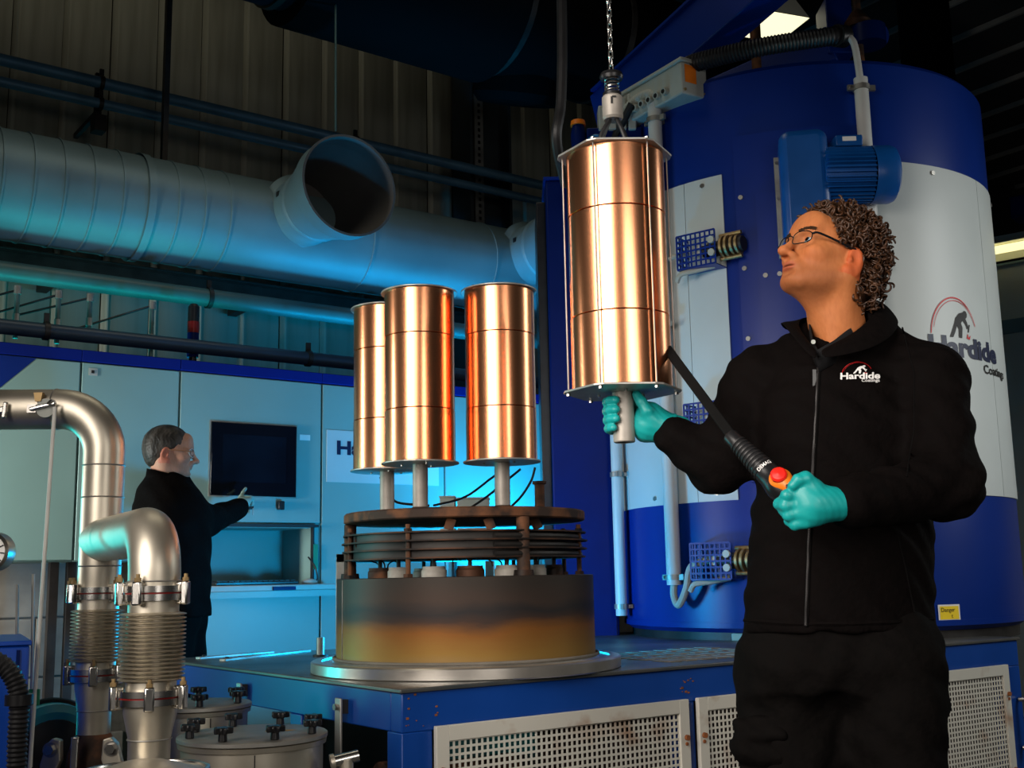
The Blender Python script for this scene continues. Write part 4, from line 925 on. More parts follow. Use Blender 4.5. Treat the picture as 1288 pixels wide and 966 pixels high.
# ------------------------------------------------------------------ lidded canisters with star knobs
kn = None
def canister(label, px, py, Y, r, nk, rot, Hc=None):
    p = P(px, py, Y); t = T('lidded_canister', label, 'canister', (p.x, p.y, 0), rot, 'steel canisters'); H = p.z
    t.part('body', t.mb().lathe([(0, .0), (r - .012, 0), (r - .012, H - .03), (r - .004, H - .028), (r - .002, H - .016), (r - .012, H - .014)], 64), 'stainless', smooth=40)
    lid = t.part('lid', t.mb().lathe([(r - .01, H - .014), (r, H - .012), (r, H - .003), (r - .004, H), (0, H)], 64), 'steel_dull', smooth=40)
    t.part('seam', t.mb().bb((-.0015, -r + .010, .02), (.0015, -r + .014, H - .032)), 'dark_metal')
    for k in range(nk):
        a = 2 * PI * k / nk + .3; x, y = (r - .028) * math.cos(a), (r - .028) * math.sin(a)
        q = t.mb(); q.lathe([(0, H), (.012, H), (.0105, H + .022), (0, H + .022)], 14, (x, y, 0))
        st = []
        for j in range(30):
            b = 2 * PI * j / 30 + k; rr = .021 + .0065 * math.cos(5 * b); st.append((x + rr * math.cos(b), y + rr * math.sin(b)))
        q.prism(st, H + .020, H + .036)
        t.part('star_knob', q, 'black_plastic', bevel=.003)
    return t
c1 = canister('front steel canister with black star knobs round its flat lid', 318, 922, 3.2, .198, 8, .25)
q = sheet([(.03, .02), (.09, .035), (.12, .02), (.07, .0), (.04, .005)], lambda x, y: V((x, y, P(318, 922, 3.2).z + .0006))); c1.part('rust_patch', q, mat('ochre', (.45, .25, .03), .7), smooth=0)
canister('rear steel canister with star knobs, behind the front bellows', 250, 884, 3.62, .158, 6, .5)
t = T('pipe_fitting', 'small steel pipe fitting low between canister and base', 'fitting', P(440, 958, 3.15)); t.part('body', t.mb().cyl((-.045, 0, 0), (.02, .02, .012), .016), 'steel_light'); t.part('collar', t.mb().cyl((-.05, -.002, -.001), (-.04, .001, .001), .021), 'stainless'); t.part('stub', t.mb().cyl((-.01, .01, .005), (-.005, .012, -.5), .018), 'stainless')
t = T('rusty_pipe', 'rusty horizontal pipe with a flange inside the base opening', 'pipe', W(1.78, 3.06, .42), TH); t.part('pipe', t.mb().cyl((0, 0, 0), (.5, 0, 0), .035), 'rust'); t.part('flange', t.mb().cyl((-.02, 0, 0), (0, 0, 0), .055), 'rust'); t.part('bolt', t.mb().cyl((-.035, .035, 0), (-.02, .035, 0), .009, n=8), 'brass')
# ------------------------------------------------------------------ far left foreground
zt = P(20, 812, 2.9).z; x1 = P(36, 850, 2.9).x
t = T('pump_cabinet', 'bright blue sheet-metal cabinet cut off by the left edge', 'cabinet', (x1, 2.9, 0), math.radians(26)); t.part('body', t.mb().bb((-.5, 0, 0), (0, .45, zt)), 'bright_blue', bevel=.006); t.part('lid', t.mb().bb((-.5, -.006, zt), (.004, .455, zt + .012)), 'bright_blue', bevel=.003); t.part('corner_strip', t.mb().bb((-.03, -.004, .0), (-.022, 0, zt - .01)), 'deep_blue')
pts, rs = corrug(spline([P(-30, 828, 2.72), P(-5, 832, 2.72), P(12, 845, 2.72), P(22, 866, 2.72), P(24, 890, 2.72), P(22, 930, 2.72), P(20, 1000, 2.72)], 10), .0235, .0105, .004)
t = T('corrugated_hose', 'black corrugated hose bending down over the blue cabinet at lower left', 'hose', pts[-1]); t.part('hose', t.wb().tube(pts, rs, 14), 'black_rubber', smooth=60); c = P(24, 880, 2.72); t.part('collar', t.wb().cyl(c + V((0, 0, .012)), c - V((0, 0, .012)), .031), 'black_plastic')
p = P(-9, 694, 2.75)
t = T('pressure_gauge', 'round steel pressure gauge half cut off by the left edge', 'gauge', p); t.part('case', t.mb().lathe([(0, .03), (.042, .03), (.046, .02), (.046, -.02), (.040, -.026), (.037, -.02), (.037, -.012)], 40, axis=(0, 1, 0)), 'steel'); t.part('dial', t.mb().lathe([(.037, -.014), (0, -.014)], 32, axis=(0, 1, 0)), 'ink_white')
q = t.mb()
for k in range(9): a = math.radians(-40 + k * 32.5); q.box((.029 * math.cos(a), -.0148, .029 * math.sin(a)), (.010, .001, .003), Matrix.Rotation(-a, 3, 'Y'))
t.part('dial_marks', q, 'ink_black', smooth=0); t.part('stem', t.mb().tube([(0, .01, -.04), (0, .01, -.5)], .010, 10), 'steel')
for k, (px, y0, y1) in enumerate(((19, 735, 815), (39, 722, 815))):
    q = MB().cyl(P(px, y1 + 150, 3.35), P(px + 3, y0, 3.35), .005, n=8); o = mesh_obj('thin_rod', q.v, q.f, 'steel_dull'); tag(o, ('left' if k == 0 else 'right') + ' one of two thin grey rods standing behind the blue cabinet', 'rod', 'thin grey rods')
# handle and rod hanging from the elbow pipe
a = P(69, 512, 3.07); b = P(36, 985, 2.95)
t = T('pull_rod', 'thin pale pull rod hanging from a lever on the elbow pipe', 'rod', b)
t.part('rod', t.wb().cyl(a, b, .0052, n=10), 'white_plastic'); t.part('hook', t.wb().tube(spline([a, a + V((.002, -.005, .012)), a + V((-.008, -.005, .018)), a + V((-.02, -.004, .008))], 5), .003, 6), 'steel'); c = P(43, 877, 2.98); t.part('tag', t.wb().box(c, (.028, .006, .04)), 'green', bevel=.002)
c = P(57, 513, 3.085)
t = T('butterfly_lever', 'grey butterfly handle with brass nut on the elbow pipe', 'lever', c)
t.part('disc', t.mb().cyl((0, 0, 0), (0, .012, 0), .026, n=24), 'grey_plastic'); t.part('wing', t.mb().beam((-.04, -.006, -.004), (.03, -.006, .012), .012, .010), 'steel_light', bevel=.003); t.part('brass_nut', t.mb().prism([(-.028, .018), (-.012, .018), (-.008, .042), (-.032, .042)], -.004, .012, XZ), 'brass'); t.part('clip', t.mb().bb((-.05, .0, -.012), (-.026, .01, .01)), 'steel')
c = P(0, 517, 3.08); t = T('butterfly_lever', 'steel toggle on the elbow pipe at the left edge', 'lever', c); t.part('bar', t.mb().beam((-.03, 0, 0), (.02, 0, .004), .014, .018), 'steel_light', bevel=.003); t.part('ear', t.mb().beam((.012, -.002, -.02), (.016, -.002, .024), .012, .012), 'steel_light', bevel=.003)
# ------------------------------------------------------------------ clutter behind the turntable
t = T('instrument_stand', 'dark steel stand behind the drum', 'stand', P(422, 822, 4.85)); t.o.location.z = BH
zz = P(422, 697, 4.85).z - BH
for x, y in ((0, 0), (.62, 0), (0, .25), (.62, .25)): t.part('leg', t.mb().bb((x, y, 0), (x + .035, y + .03, zz)), 'steel_dull', bevel=.002)
t.part('top_rail', t.mb().bb((0, 0, zz - .035), (.655, .28, zz)), 'steel_dull', bevel=.002)
z_ = BH + zz
for (px0, px1, py, lab) in ((553, 572, 632, 'small grey instrument box standing on the stand behind the turntable'), (575, 615, 634, 'wide grey instrument box on the stand behind the turntable')):
    a = P(px0, py, 5.0); b = P(px1, py, 5.0); w_ = b.x - a.x
    t = T('instrument_box', lab, 'box', (a.x, 5.0, z_), 0, 'instrument boxes'); t.part('case', t.mb().bb((0, 0, 0), (w_, .1, a.z - z_ + .02)), 'grey_plastic', bevel=.004); t.part('lid', t.mb().bb((-.003, -.003, a.z - z_ + .02), (w_ + .003, .103, a.z - z_ + .028)), 'grey_plastic', bevel=.003)
for k, pts in enumerate(([(545, 636), (585, 625), (620, 600), (640, 588)], [(590, 640), (612, 625), (634, 607), (655, 590)], [(640, 640), (655, 625), (668, 605), (673, 588)], [(478, 600), (492, 620), (500, 632), (540, 636)])):
    q = MB().tube(spline([P(x, y, 4.55 - .1 * k) for x, y in pts], 6), .005, 6); o = mesh_obj('thin_cable', q.v, q.f, 'black_rubber'); tag(o, ('long thin black cable sagging between middle and right copper cylinders', 'thin black cable rising behind the right copper cylinder\'s tube', 'short thin black cable curving right of the right copper cylinder\'s tube', 'thin black cable hanging below the leftmost copper cylinder')[k], 'cable', 'thin cables behind the turntable')
# ------------------------------------------------------------------ smooth solid shapes for figures
A_ = lambda p: np.array(p, dtype=np.float32)
def s_ell(c, r, R=None):
    c = A_(c); r = A_(r); Rt = None if R is None else np.array(R, dtype=np.float32)
    def f(p):
        q = p - c
        if Rt is not None: q = q @ Rt
        a = q / r; k0 = np.sqrt((a * a).sum(1)) + 1e-9; b = a / r; k1 = np.sqrt((b * b).sum(1)) + 1e-9
        return k0 * (k0 - 1) / k1
    return f
def s_cap(a, b, ra, rb=None, flat=None):
    a = A_(a); b = A_(b); rb = ra if rb is None else rb; d = b - a; L = max(float(d @ d), 1e-12)
    def f(p):
        q = p - a; t = np.clip((q @ d) / L, 0, 1); e = q - t[:, None] * d
        if flat is not None:
            n = A_(flat[0]); k = e @ n; e = e + np.outer(k * (flat[1] - 1), n)
        return np.sqrt((e * e).sum(1)) - (ra + (rb - ra) * t)
    return f
def s_loft(rows):
    """stack of yawed ellipses: rows of z, cx, cy, rx, ry, yaw"""
    rows = sorted(rows); T_ = np.array(rows, dtype=np.float32); zs = T_[:, 0]
    def f(p):
        z = p[:, 2]; cx, cy, rx, ry, yw = [np.interp(z, zs, T_[:, k]) for k in range(1, 6)]
        x = p[:, 0] - cx; y = p[:, 1] - cy; c, s = np.cos(yw), np.sin(yw); u = (x * c + y * s) / rx; v = (-x * s + y * c) / ry
        k0 = np.sqrt(u * u + v * v) + 1e-6; k1 = np.sqrt((u / rx) ** 2 + (v / ry) ** 2) + 1e-6
        d = k0 * (k0 - 1) / k1
        return np.maximum(d, np.maximum(zs[0] - z, z - zs[-1]))
    return f
class Solid:
    def __init__(s): s.ops = []; s.disp = None
    def u(s, f, k=.01): s.ops.append((0, f, k)); return s
    def cut(s, f, k=.005): s.ops.append((1, f, k)); return s
    def __call__(s, p):
        p = np.asarray(p, dtype=np.float32).reshape(-1, 3); d = None
        for op, f, k in s.ops:
            e = f(p)
            if d is None: d = e; continue
            if op == 0: h = np.maximum(k - np.abs(d - e), 0) / k; d = np.minimum(d, e) - h * h * k * .25
            else: e = -e; h = np.maximum(k - np.abs(d - e), 0) / k; d = np.maximum(d, e) + h * h * k * .25
        if s.disp: d = d + s.disp(p)
        return d
    def mesh(s, lo, hi, h):
        lo = np.array(lo, dtype=np.float32); n = [int(math.ceil((hi[i] - lo[i]) / h / 4)) * 4 + 1 for i in range(3)]
        ax = [lo[i] + h * np.arange(n[i], dtype=np.float32) for i in range(3)]
        cs = [a[::4] for a in ax]; G = np.stack(np.meshgrid(*cs, indexing='ij'), -1).reshape(-1, 3)
        D = s(G).reshape([len(c) for c in cs])
        near = np.abs(D) < h * 4 * 2.2
        full = np.repeat(np.repeat(np.repeat(D, 4, 0), 4, 1), 4, 2)[2:2 + n[0], 2:2 + n[1], 2:2 + n[2]]
        m = np.repeat(np.repeat(np.repeat(near, 4, 0), 4, 1), 4, 2)[2:2 + n[0], 2:2 + n[1], 2:2 + n[2]]
        full = np.ascontiguousarray(full); pad = [n[i] - full.shape[i] for i in range(3)]
        if any(pad): full = np.pad(full, [(0, q) for q in pad], mode='edge'); m = np.pad(m, [(0, q) for q in pad], mode='edge')
        idx = np.argwhere(m); pts = lo + h * idx.astype(np.float32)
        vals = np.concatenate([s(pts[i:i + 200000]) for i in range(0, len(pts), 200000)]) if len(pts) else np.zeros(0)
        full[m] = vals
        F = full; S = F < 0; nx, ny, nz = F.shape
        c8 = [S[i:nx - 1 + i, j:ny - 1 + j, k:nz - 1 + k] for i in (0, 1) for j in (0, 1) for k in (0, 1)]
        cnt = sum(c.astype(np.int8) for c in c8); act = (cnt > 0) & (cnt < 8); cell = np.argwhere(act)
        vid = -np.ones(act.shape, dtype=np.int64); vid[act] = np.arange(len(cell))
        acc = np.zeros((len(cell), 3)); num = np.zeros(len(cell))
        cor = [(i, j, k) for i in (0, 1) for j in (0, 1) for k in (0, 1)]
        for a in range(8):
            for b in range(a + 1, 8):
                if sum(abs(cor[a][t] - cor[b][t]) for t in range(3)) != 1: continue
                fa = F[tuple((cell + cor[a]).T)]; fb = F[tuple((cell + cor[b]).T)]; x = (fa < 0) != (fb < 0)
                t = np.where(x, fa / np.where(x, fa - fb, 1), 0)
                p = np.array(cor[a]) + t[:, None] * (np.array(cor[b]) - np.array(cor[a]))
                acc += np.where(x[:, None], p, 0); num += x
        vs = lo + h * (cell + acc / num[:, None]); fs = []
        for axis in range(3):
            o1, o2 = (axis + 1) % 3, (axis + 2) % 3
            sl0 = [slice(1, -1)] * 3; sl1 = [slice(1, -1)] * 3; sl0[axis] = slice(0, -1); sl1[axis] = slice(1, None)
            a = S[tuple(sl0)]; b = S[tuple(sl1)]; e = np.argwhere(a != b)
            if not len(e): continue
            inside = a[tuple(e.T)]; base = e + 1; base[:, axis] -= 1
            q = []
            for d1, d2 in ((-1, -1), (0, -1), (0, 0), (-1, 0)):
                c = base.copy(); c[:, o1] += d1; c[:, o2] += d2; q.append(vid[tuple(c.T)])
            q = np.stack(q, 1); q[~inside] = q[~inside][:, ::-1]; fs.append(q)
        return vs, np.concatenate(fs).tolist()
def tri_obj(name, vs, fs, m, parent=None, off=None, smooth_it=0, col=None):
    if off is not None: vs = vs - np.array(off)
    me = bpy.data.meshes.new(name); me.from_pydata(vs.tolist(), [], fs); me.materials.append(MATS[m]); me.polygons.foreach_set('use_smooth', [True] * len(fs))
    if col is not None:
        at = me.color_attributes.new('tint', 'FLOAT_COLOR', 'POINT'); at.data.foreach_set('color', np.concatenate([col, np.ones((len(col), 1))], 1).astype(np.float32).ravel())
    me.update(); o = bpy.data.objects.new(name, me); COL.objects.link(o)
    if parent is not None: o.parent = parent
    if smooth_it: sm = o.modifiers.new('soften', 'SMOOTH'); sm.iterations = smooth_it; sm.factor = .5
    return o
def tint_mat(name, rough, bump, sc):
    m = mat(name, (.5, .3, .2), rough, 0, .1, sc, bump); nt = m.node_tree; b = nt.nodes['Principled BSDF']
    at = nt.nodes.new('ShaderNodeAttribute'); at.attribute_name = 'tint'; mx = nt.nodes.new('ShaderNodeMix'); mx.data_type = 'RGBA'; mx.blend_type = 'MULTIPLY'; mx.inputs[0].default_value = 1
    nz = nt.nodes.new('ShaderNodeTexNoise'); nz.inputs['Scale'].default_value = sc * 2; nz.inputs['Detail'].default_value = 6
    rp = nt.nodes.new('ShaderNodeValToRGB'); rp.color_ramp.elements[0].color = (.90, .87, .85, 1); rp.color_ramp.elements[1].color = (1, 1, 1, 1); rp.color_ramp.elements[0].position = .35; rp.color_ramp.elements[1].position = .6
    nt.links.new(nz.outputs['Fac'], rp.inputs[0]); nt.links.new(at.outputs['Color'], mx.inputs[6]); nt.links.new(rp.outputs[0], mx.inputs[7]); nt.links.new(mx.outputs[2], b.inputs['Base Color'])
    b.inputs['Subsurface Weight'].default_value = .12; b.inputs['Subsurface Radius'].default_value = (.01, .004, .002); b.inputs['Subsurface Scale'].default_value = 1
tint_mat('face_skin', .6, .05, 40)
MATS['face_skin'].node_tree.nodes['Principled BSDF'].inputs['Specular IOR Level'].default_value = .25
# head: x to its right, y forward, z up, eyes at z = 0
CRAN = ((0, -.012, .030), (.0745, .099, .084))
def head_solid(neck_local, neck_r=.058, big=1.):
    s = Solid()
    s.u(s_ell(*CRAN)); s.u(s_ell((0, .028, -.018), (.064, .060, .080)), .03)
    s.u(s_ell((0, .034, -.074), (.050, .048, .034)), .03); s.u(s_ell((0, .080, -.093), (.019, .015, .013)), .025)
    for x in (-1, 1):
        s.u(s_cap((x * .058, -.010, -.055), (x * .024, .067, -.091), .016, .013), .03)
        s.u(s_ell((x * .043, .060, -.026), (.020, .024, .017)), .025)
        s.u(s_cap((x * .012, .090, .019), (x * .042, .078, .019), .0085, .008), .016)
    s.u(s_ell((0, .074, .050), (.05, .022, .035)), .03)
    for x in (-1, 1): s.cut(s_ell((x * .031, .100, -.001), (.019, .014, .0125)), .014)
    for x in (-1, 1):
        s.u(s_ell((x * .031, .0755, 0), (.0148, .0142, .0142)), .006); s.cut(s_ell((x * .031, .093, -.0005), (.0140, .014, .0066)), .003)
    s.u(s_cap((0, .091, .010), (0, .115, -.032), .0075, .0105), .014); s.u(s_ell((0, .119, -.037), (.0115, .0125, .0105)), .010)
    for x in (-1, 1): s.u(s_ell((x * .0125, .100, -.042), (.0085, .012, .009)), .008); s.cut(s_ell((x * .0065, .108, -.050), (.0042, .007, .005)), .003)
    s.u(s_ell((0, .085, -.061), (.026, .014, .014)), .018)
    s.u(s_cap((-.018, .090, -.0615), (.018, .090, -.0615), .0048), .006); s.u(s_ell((0, .0965, -.0605), (.012, .006, .0045)), .006); s.u(s_ell((0, .0945, -.0705), (.016, .007, .0058)), .006)
    s.cut(s_ell((0, .100, -.0653), (.024, .010, .0013)), .003); s.cut(s_ell((0, .098, -.080), (.016, .006, .005)), .012)
    for x in (-1, 1):
        Re = Matrix.Rotation(math.radians(-14), 3, 'X') @ Matrix.Rotation(math.radians(x * 20), 3, 'Z')
        s.u(s_ell((x * .079, -.018, -.014), (.0085, .019, .031), Re), .006); s.cut(s_ell((x * .088, -.012, -.012), (.007, .011, .020), Re), .005); s.u(s_ell((x * .079, -.004, -.020), (.006, .005, .007)), .005); s.u(s_ell((x * .077, -.008, -.042), (.006, .010, .010)), .006)
    nl = A_(neck_local)
    s.u(s_cap((0, -.022, -.050), nl, neck_r, neck_r * 1.05), .035); s.u(s_cap((0, .035, -.100), tuple(nl * .55 + A_((0, .028, -.06)) * .6), .016, .018), .03)
    for x in (-1, 1): s.u(s_cap((x * .055, -.028, -.055), tuple(nl + A_((x * .012, .045, -.01))), .017, .017), .03)
    return s
def head_tint(v, base, stub, lip):
    n = len(v); c = np.tile(np.array(base), (n, 1))
    def blend(w, col):
        nonlocal c; c = c * (1 - w[:, None]) + np.array(col) * w[:, None]
    x, y, z = v[:, 0], v[:, 1], v[:, 2]
    g = lambda d, r: np.clip(1 - d / r, 0, 1) ** .7
    beard = np.clip((-.034 - z) / .035, 0, 1) * np.clip((y + .01) / .03, 0, 1) * np.clip((z + .15) / .03, 0, 1)
    blend(beard * .8, stub)
    cheek = g(np.sqrt(((np.abs(x) - .045) / .022) ** 2 + ((y - .07) / .03) ** 2 + ((z + .035) / .02) ** 2), 1.4); blend(cheek * .35, (base[0], base[1] * .72, base[2] * .7))
    nose = g(np.sqrt((x / .016) ** 2 + ((y - .113) / .014) ** 2 + ((z + .04) / .014) ** 2), 1.5); blend(nose * .45, (base[0], base[1] * .68, base[2] * .65))
    ear = np.clip((np.abs(x) - .070) / .006, 0, 1) * (np.abs(z + .015) < .04); blend(ear * .8, (base[0] * 1.05, base[1] * .6, base[2] * .55))
    lp = np.clip(1.25 - np.sqrt((x / .023) ** 2 + ((y - .098) / .012) ** 2 + ((z + .0653) / .0095) ** 2), 0, 1) / .35; blend(np.clip(lp, 0, 1) * .8, lip)
    return c
def frame_of(fwd_yaw, pitch, roll=0.):
    """world matrix 3x3 whose columns are the head's x (right), y (forward), z (up)"""
    f = V((math.cos(fwd_yaw) * math.cos(pitch), math.sin(fwd_yaw) * math.cos(pitch), math.sin(pitch))); r = f.cross(V((0, 0, 1))).normalized(); u = r.cross(f)
    M = Matrix((r, f, u)).transposed(); return M @ Matrix.Rotation(roll, 3, 'Y')
def hair_point(d):
    """where a scalp ray meets the skull, and whether hair grows there"""
    c, r = V(CRAN[0]), V(CRAN[1]); k = 1 / math.sqrt((d.x / r.x) ** 2 + (d.y / r.y) ** 2 + (d.z / r.z) ** 2); p = c + d * k
    return p
def xform(M, o, p): return M @ V(p) + o
def eyes(M, o, parent, off, look=(0, 1, 0)):
    for x in (-1, 1):
        c = V((x * .031, .0772, 0)); q = MB(); q.ball((0, 0, 0), .0122, 20, 14)
        Rl = V(look).to_track_quat('Z', 'Y').to_matrix()
        fm = []
        vv = [Rl @ p for p in q.v]
        for f in q.f:
            z = sum(q.v[i].z for i in f) / len(f); fm.append(2 if z > .0114 else (1 if z > .0102 else 0))
        e = mesh_obj('eye', [xform(M, o, c + p) - off for p in vv], q.f, None, parent, 180, mats=['eye_white', 'iris', 'pupil'], fm=fm)
# ------------------------------------------------------------------ the worker with the copper cylinder
FT = P(1060, 900, 2.58); OFF = V((FT.x, FT.y, 0))
hM = frame_of(math.radians(180 + 25), math.radians(21), 0)
ear_w = P(1072, 327, 2.50); hO = ear_w - hM @ V((-.079, -.010, -.018))
nk_w = P(1062, 452, 2.60); nk_l = hM.inverted() @ (nk_w - hO)
hs = head_solid(nk_l, .060)
hv, hf = hs.mesh((-.105, -.135, -.24), (.105, .14, .13), .0023)
tint = head_tint(hv, (.45, .155, .052), (.29, .098, .036), (.36, .095, .05))
body = Solid()
SHR, ELR, WRR = P(952, 478, 2.66), P(905, 583, 2.62), P(846, 549, 2.64)
SHL, ELL, WRL = P(1172, 478, 2.54), P(1192, 610, 2.44), P(1068, 632, 2.29)
HIPR, HIPL = P(994, 845, 2.62), P(1120, 842, 2.56)
KNR, KNL = V((HIPR.x - .02, HIPR.y - .02, .50)), V((HIPL.x + .0, HIPL.y - .02, .50)); ANR, ANL = V((KNR.x - .01, KNR.y + .05, .09)), V((KNL.x + .02, KNL.y + .05, .09))
CH = P(1062, 520, 2.60); PV_ = P(1056, 800, 2.59)
for a, b, r0, r1 in ((nk_w, CH, .06, .10), (CH, PV_, .105, .10), (nk_w, SHR, .05, .05), (nk_w, SHL, .05, .05), (SHR, ELR, .045, .038), (ELR, WRR, .036, .027), (SHL, ELL, .045, .038), (ELL, WRL, .036, .027), (PV_, HIPR, .09, .075), (PV_, HIPL, .09, .075), (HIPR, KNR, .07, .05), (HIPL, KNL, .07, .05), (KNR, ANR, .048, .035), (KNL, ANL, .048, .035)): body.u(s_cap(a, b, r0, r1), .03)
bv, bf = body.mesh((.2, 2.1, .03), (1.3, 2.95, 1.62), .02)
Mn = np.array(hM); wv = hv @ Mn.T + np.array(hO)
allv = np.concatenate([wv, bv]); allf = hf + [[i + len(hv) for i in f] for f in bf]
tint = np.concatenate([tint, np.tile([.45, .155, .052], (len(bv), 1))])
worker = tri_obj('person', allv, allf, 'face_skin', None, OFF, 0, tint); worker.location = OFF
tag(worker, 'curly-haired person in black jacket and turquoise gloves looking up at the hanging cylinder', 'person')
eyes(hM, hO, worker, OFF, (-.10, 1, .08))
def wpart(name, q, m, smooth=40., parent=None, **k): return mesh_obj(name, [p - OFF for p in q.v], q.f, m, parent or worker, smooth, **k)
hx = lambda p: xform(hM, hO, p)
# eyebrows
def brow_y(x, z):
    ys = np.arange(.12, .03, -.001); f = hs(np.stack([np.full_like(ys, x), ys, np.full_like(ys, z)], 1)); return float(ys[int(np.argmax(f < 0))])
for x in (-1, 1):
    q = MB()
    for k in range(26):
        t_ = k / 25; px_ = x * (.012 + .038 * t_); z_ = .0185 + .005 * math.sin(t_ * 2.6); y_ = brow_y(px_, z_)
        for j in range(3):
            zz = z_ + random.uniform(-.003, .003); q.tube([hx((px_, y_ - .002, zz)), hx((px_ + x * .003, y_ + .0012, zz + .0014)), hx((px_ + x * .007, y_ - .0006, zz + .001))], [.0010, .0011, .0005], 4)
    wpart('eyebrow', q, 'hair_brown')
# curly hair: a dark core and several hundred curls
def hair_zone(p):
    y, z = p.y, p.z
    if y > .045: return z > .080 + max(0, (y - .06)) * .3
    if y > .020: return z > .020 + (y - .020) * 2.2
    if y > -.008: return z > .006
    if y > -.04: return z > .012 - (-.012 - y) * 3.2
    return z > -.085
core = Solid(); core.u(s_ell((0, -.026, .042), (.085, .110, .088))); core.u(s_ell((0, -.078, -.018), (.068, .056, .080)), .03)
core.cut(s_ell((0, .098, -.02), (.12, .075, .112)), .02)
for x in (-1, 1): core.cut(s_ell((x * .09, -.005, -.035), (.05, .032, .045)), .012)
core.cut(s_ell((0, -.01, -.15), (.2, .2, .065)), .01)
core.disp = lambda p: .005 * np.sin(p[:, 0] * 160 + 3 * np.sin(p[:, 2] * 90)) * np.sin(p[:, 1] * 150 + 2 * np.sin(p[:, 0] * 110)) * np.sin(p[:, 2] * 170)
cv, cf = core.mesh((-.125, -.16, -.12), (.125, .12, .15), .005)
hair = tri_obj('hair', cv @ Mn.T + np.array(hO), cf, 'hair_brown', worker, OFF, 0)
q = MB(); rnd = random.Random(4); made = 0
while made < 1700:
    d = V((rnd.gauss(0, 1), rnd.gauss(0, 1), rnd.gauss(0, 1))).normalized(); p = hair_point(d)
    if made % 5 == 4:
        p = V((0, -.072, -.022)) + V((d.x * .062, d.y * .050, d.z * .072))
        if p.y > -.045 or p.z > .02 or p.z < -.088: continue
    if p.y < -.02 and p.z < .02:                     # the neck side of the head
        p = V((p.x * .92, p.y, p.z))
    if not hair_zone(p) or abs(p.x) > .0 and (abs(p.x) > .068 and -.045 < p.z < .010 and p.y > -.042): continue
    if abs(p.x) > .03 and (V((abs(p.x), p.y, p.z)) - V((.078, -.014, -.022))).length < .034: continue
    made += 1
    n_ = V((d.x / .0745, d.y / .099, d.z / .084)).normalized()
    thick = .022 + .026 * max(0, min(1, (-p.y + .03) / .08)) + (.006 if p.z > .05 else 0)
    if p.y > .05: thick *= .75
    base = p + n_ * rnd.uniform(.0, thick * .75); tdir = n_.cross(V((rnd.gauss(0, 1), rnd.gauss(0, 1), rnd.gauss(0, 1)))).normalized(); ax = (tdir * .9 + n_ * rnd.uniform(-.1, .8)).normalized()
    u_ = ax.orthogonal().normalized(); w_ = ax.cross(u_); Rc = rnd.uniform(.004, .0115); turns = rnd.uniform(.6, 1.6); L = rnd.uniform(.012, .030); ph = rnd.uniform(0, 6.28); N = 13
    pts = [base + ax * (L * k / N) + (u_ * math.cos(ph + turns * 6.283 * k / N) + w_ * math.sin(ph + turns * 6.283 * k / N)) * Rc * (1 - .25 * k / N) for k in range(N + 1)]
    q.tube([hx(p_) for p_ in pts], [.0022 + .0006 * math.sin(PI * k / N) if k < N else .0008 for k in range(N + 1)], 5, False)
o = wpart('curls', q, 'hair_curl', 180, hair); o['kind'] = 'stuff'
# glasses
gl = None
q = MB()
def lens_pts(x, n=28):
    r = []
    for k in range(n):
        a = 2 * PI * k / n; ca, sa = math.cos(a), math.sin(a); ex = abs(ca) ** .7 * (1 if ca > 0 else -1) * .0255; ez = abs(sa) ** .75 * (1 if sa > 0 else -1) * .0155
        xx = x * .034 + ex; r.append((xx, .1085 - 5.2 * (abs(xx) - .012) ** 2 * 1.2 - .06 * (-.004 + ez) * -1 * .5, -.004 + ez))
    return r
for x in (-1, 1): q.tube([hx(p) for p in lens_pts(x)], .0013, 6, False, True)
q.tube([hx(p) for p in spline([(-.0095, .1085, .001), (-.004, .1125, .004), (.004, .1125, .004), (.0095, .1085, .001)], 5)], .0014, 6)
gl = wpart('glasses', q, 'frame_black')
for x in (-1, 1):
    q = MB(); q.tube([hx(p) for p in spline([(x * .059, .0945, .004), (x * .070, .088, .005), (x * .0765, .05, .006), (x * .0800, .01, .006), (x * .0815, -.012, .008), (x * .080, -.030, -.004)], 6)], .0027, 6); wpart('temple_arm', q, 'frame_black', parent=gl)
    lp = lens_pts(x); c_ = [sum(p[i] for p in lp) / len(lp) for i in range(3)]
    q = MB(); n = len(lp); q.add([hx(p) for p in lp] + [hx(c_)] + [hx((p[0], p[1] + .0012, p[2])) for p in lp] + [hx((c_[0], c_[1] + .0012, c_[2]))], [(k, (k + 1) % n, n) for k in range(n)] + [(n + 1 + (k + 1) % n, n + 1 + k, 2 * n + 1) for k in range(n)] + [(k, n + 1 + k, n + 1 + (k + 1) % n, (k + 1) % n) for k in range(n)]); wpart('lens', q, 'lens', parent=gl)
# jacket
YAW = math.radians(17)
jk = Solid()
def row(py, x0, x1, Y, ry, kx=1.0):
    a = P(x0, py, Y); b = P(x1, py, Y); return (((a + b) / 2).z, ((a + b) / 2).x, Y, (b - a).length / 2 * kx, ry, YAW)
rows = [row(792, 931, 1182, 2.60, .150), row(740, 931, 1183, 2.60, .150), row(690, 936, 1181, 2.60, .147), row(620, 944, 1178, 2.60, .142), row(550, 948, 1180, 2.60, .140), row(500, 950, 1178, 2.61, .132), row(460, 972, 1160, 2.62, .108), row(430, 995, 1140, 2.63, .088), row(405, 1012, 1122, 2.63, .078), row(392, 1018, 1115, 2.63, .072)]
jk.u(s_loft(rows))
jk.u(s_cap(P(1000, 452, 2.66), SHR + V((.015, 0, -.005)), .062, .070), .05); jk.u(s_cap(P(1118, 448, 2.60), SHL, .062, .070), .05)
jk.u(s_cap(SHR, ELR, .074, .066), .035); jk.u(s_cap(ELR, WRR, .067, .047), .03)
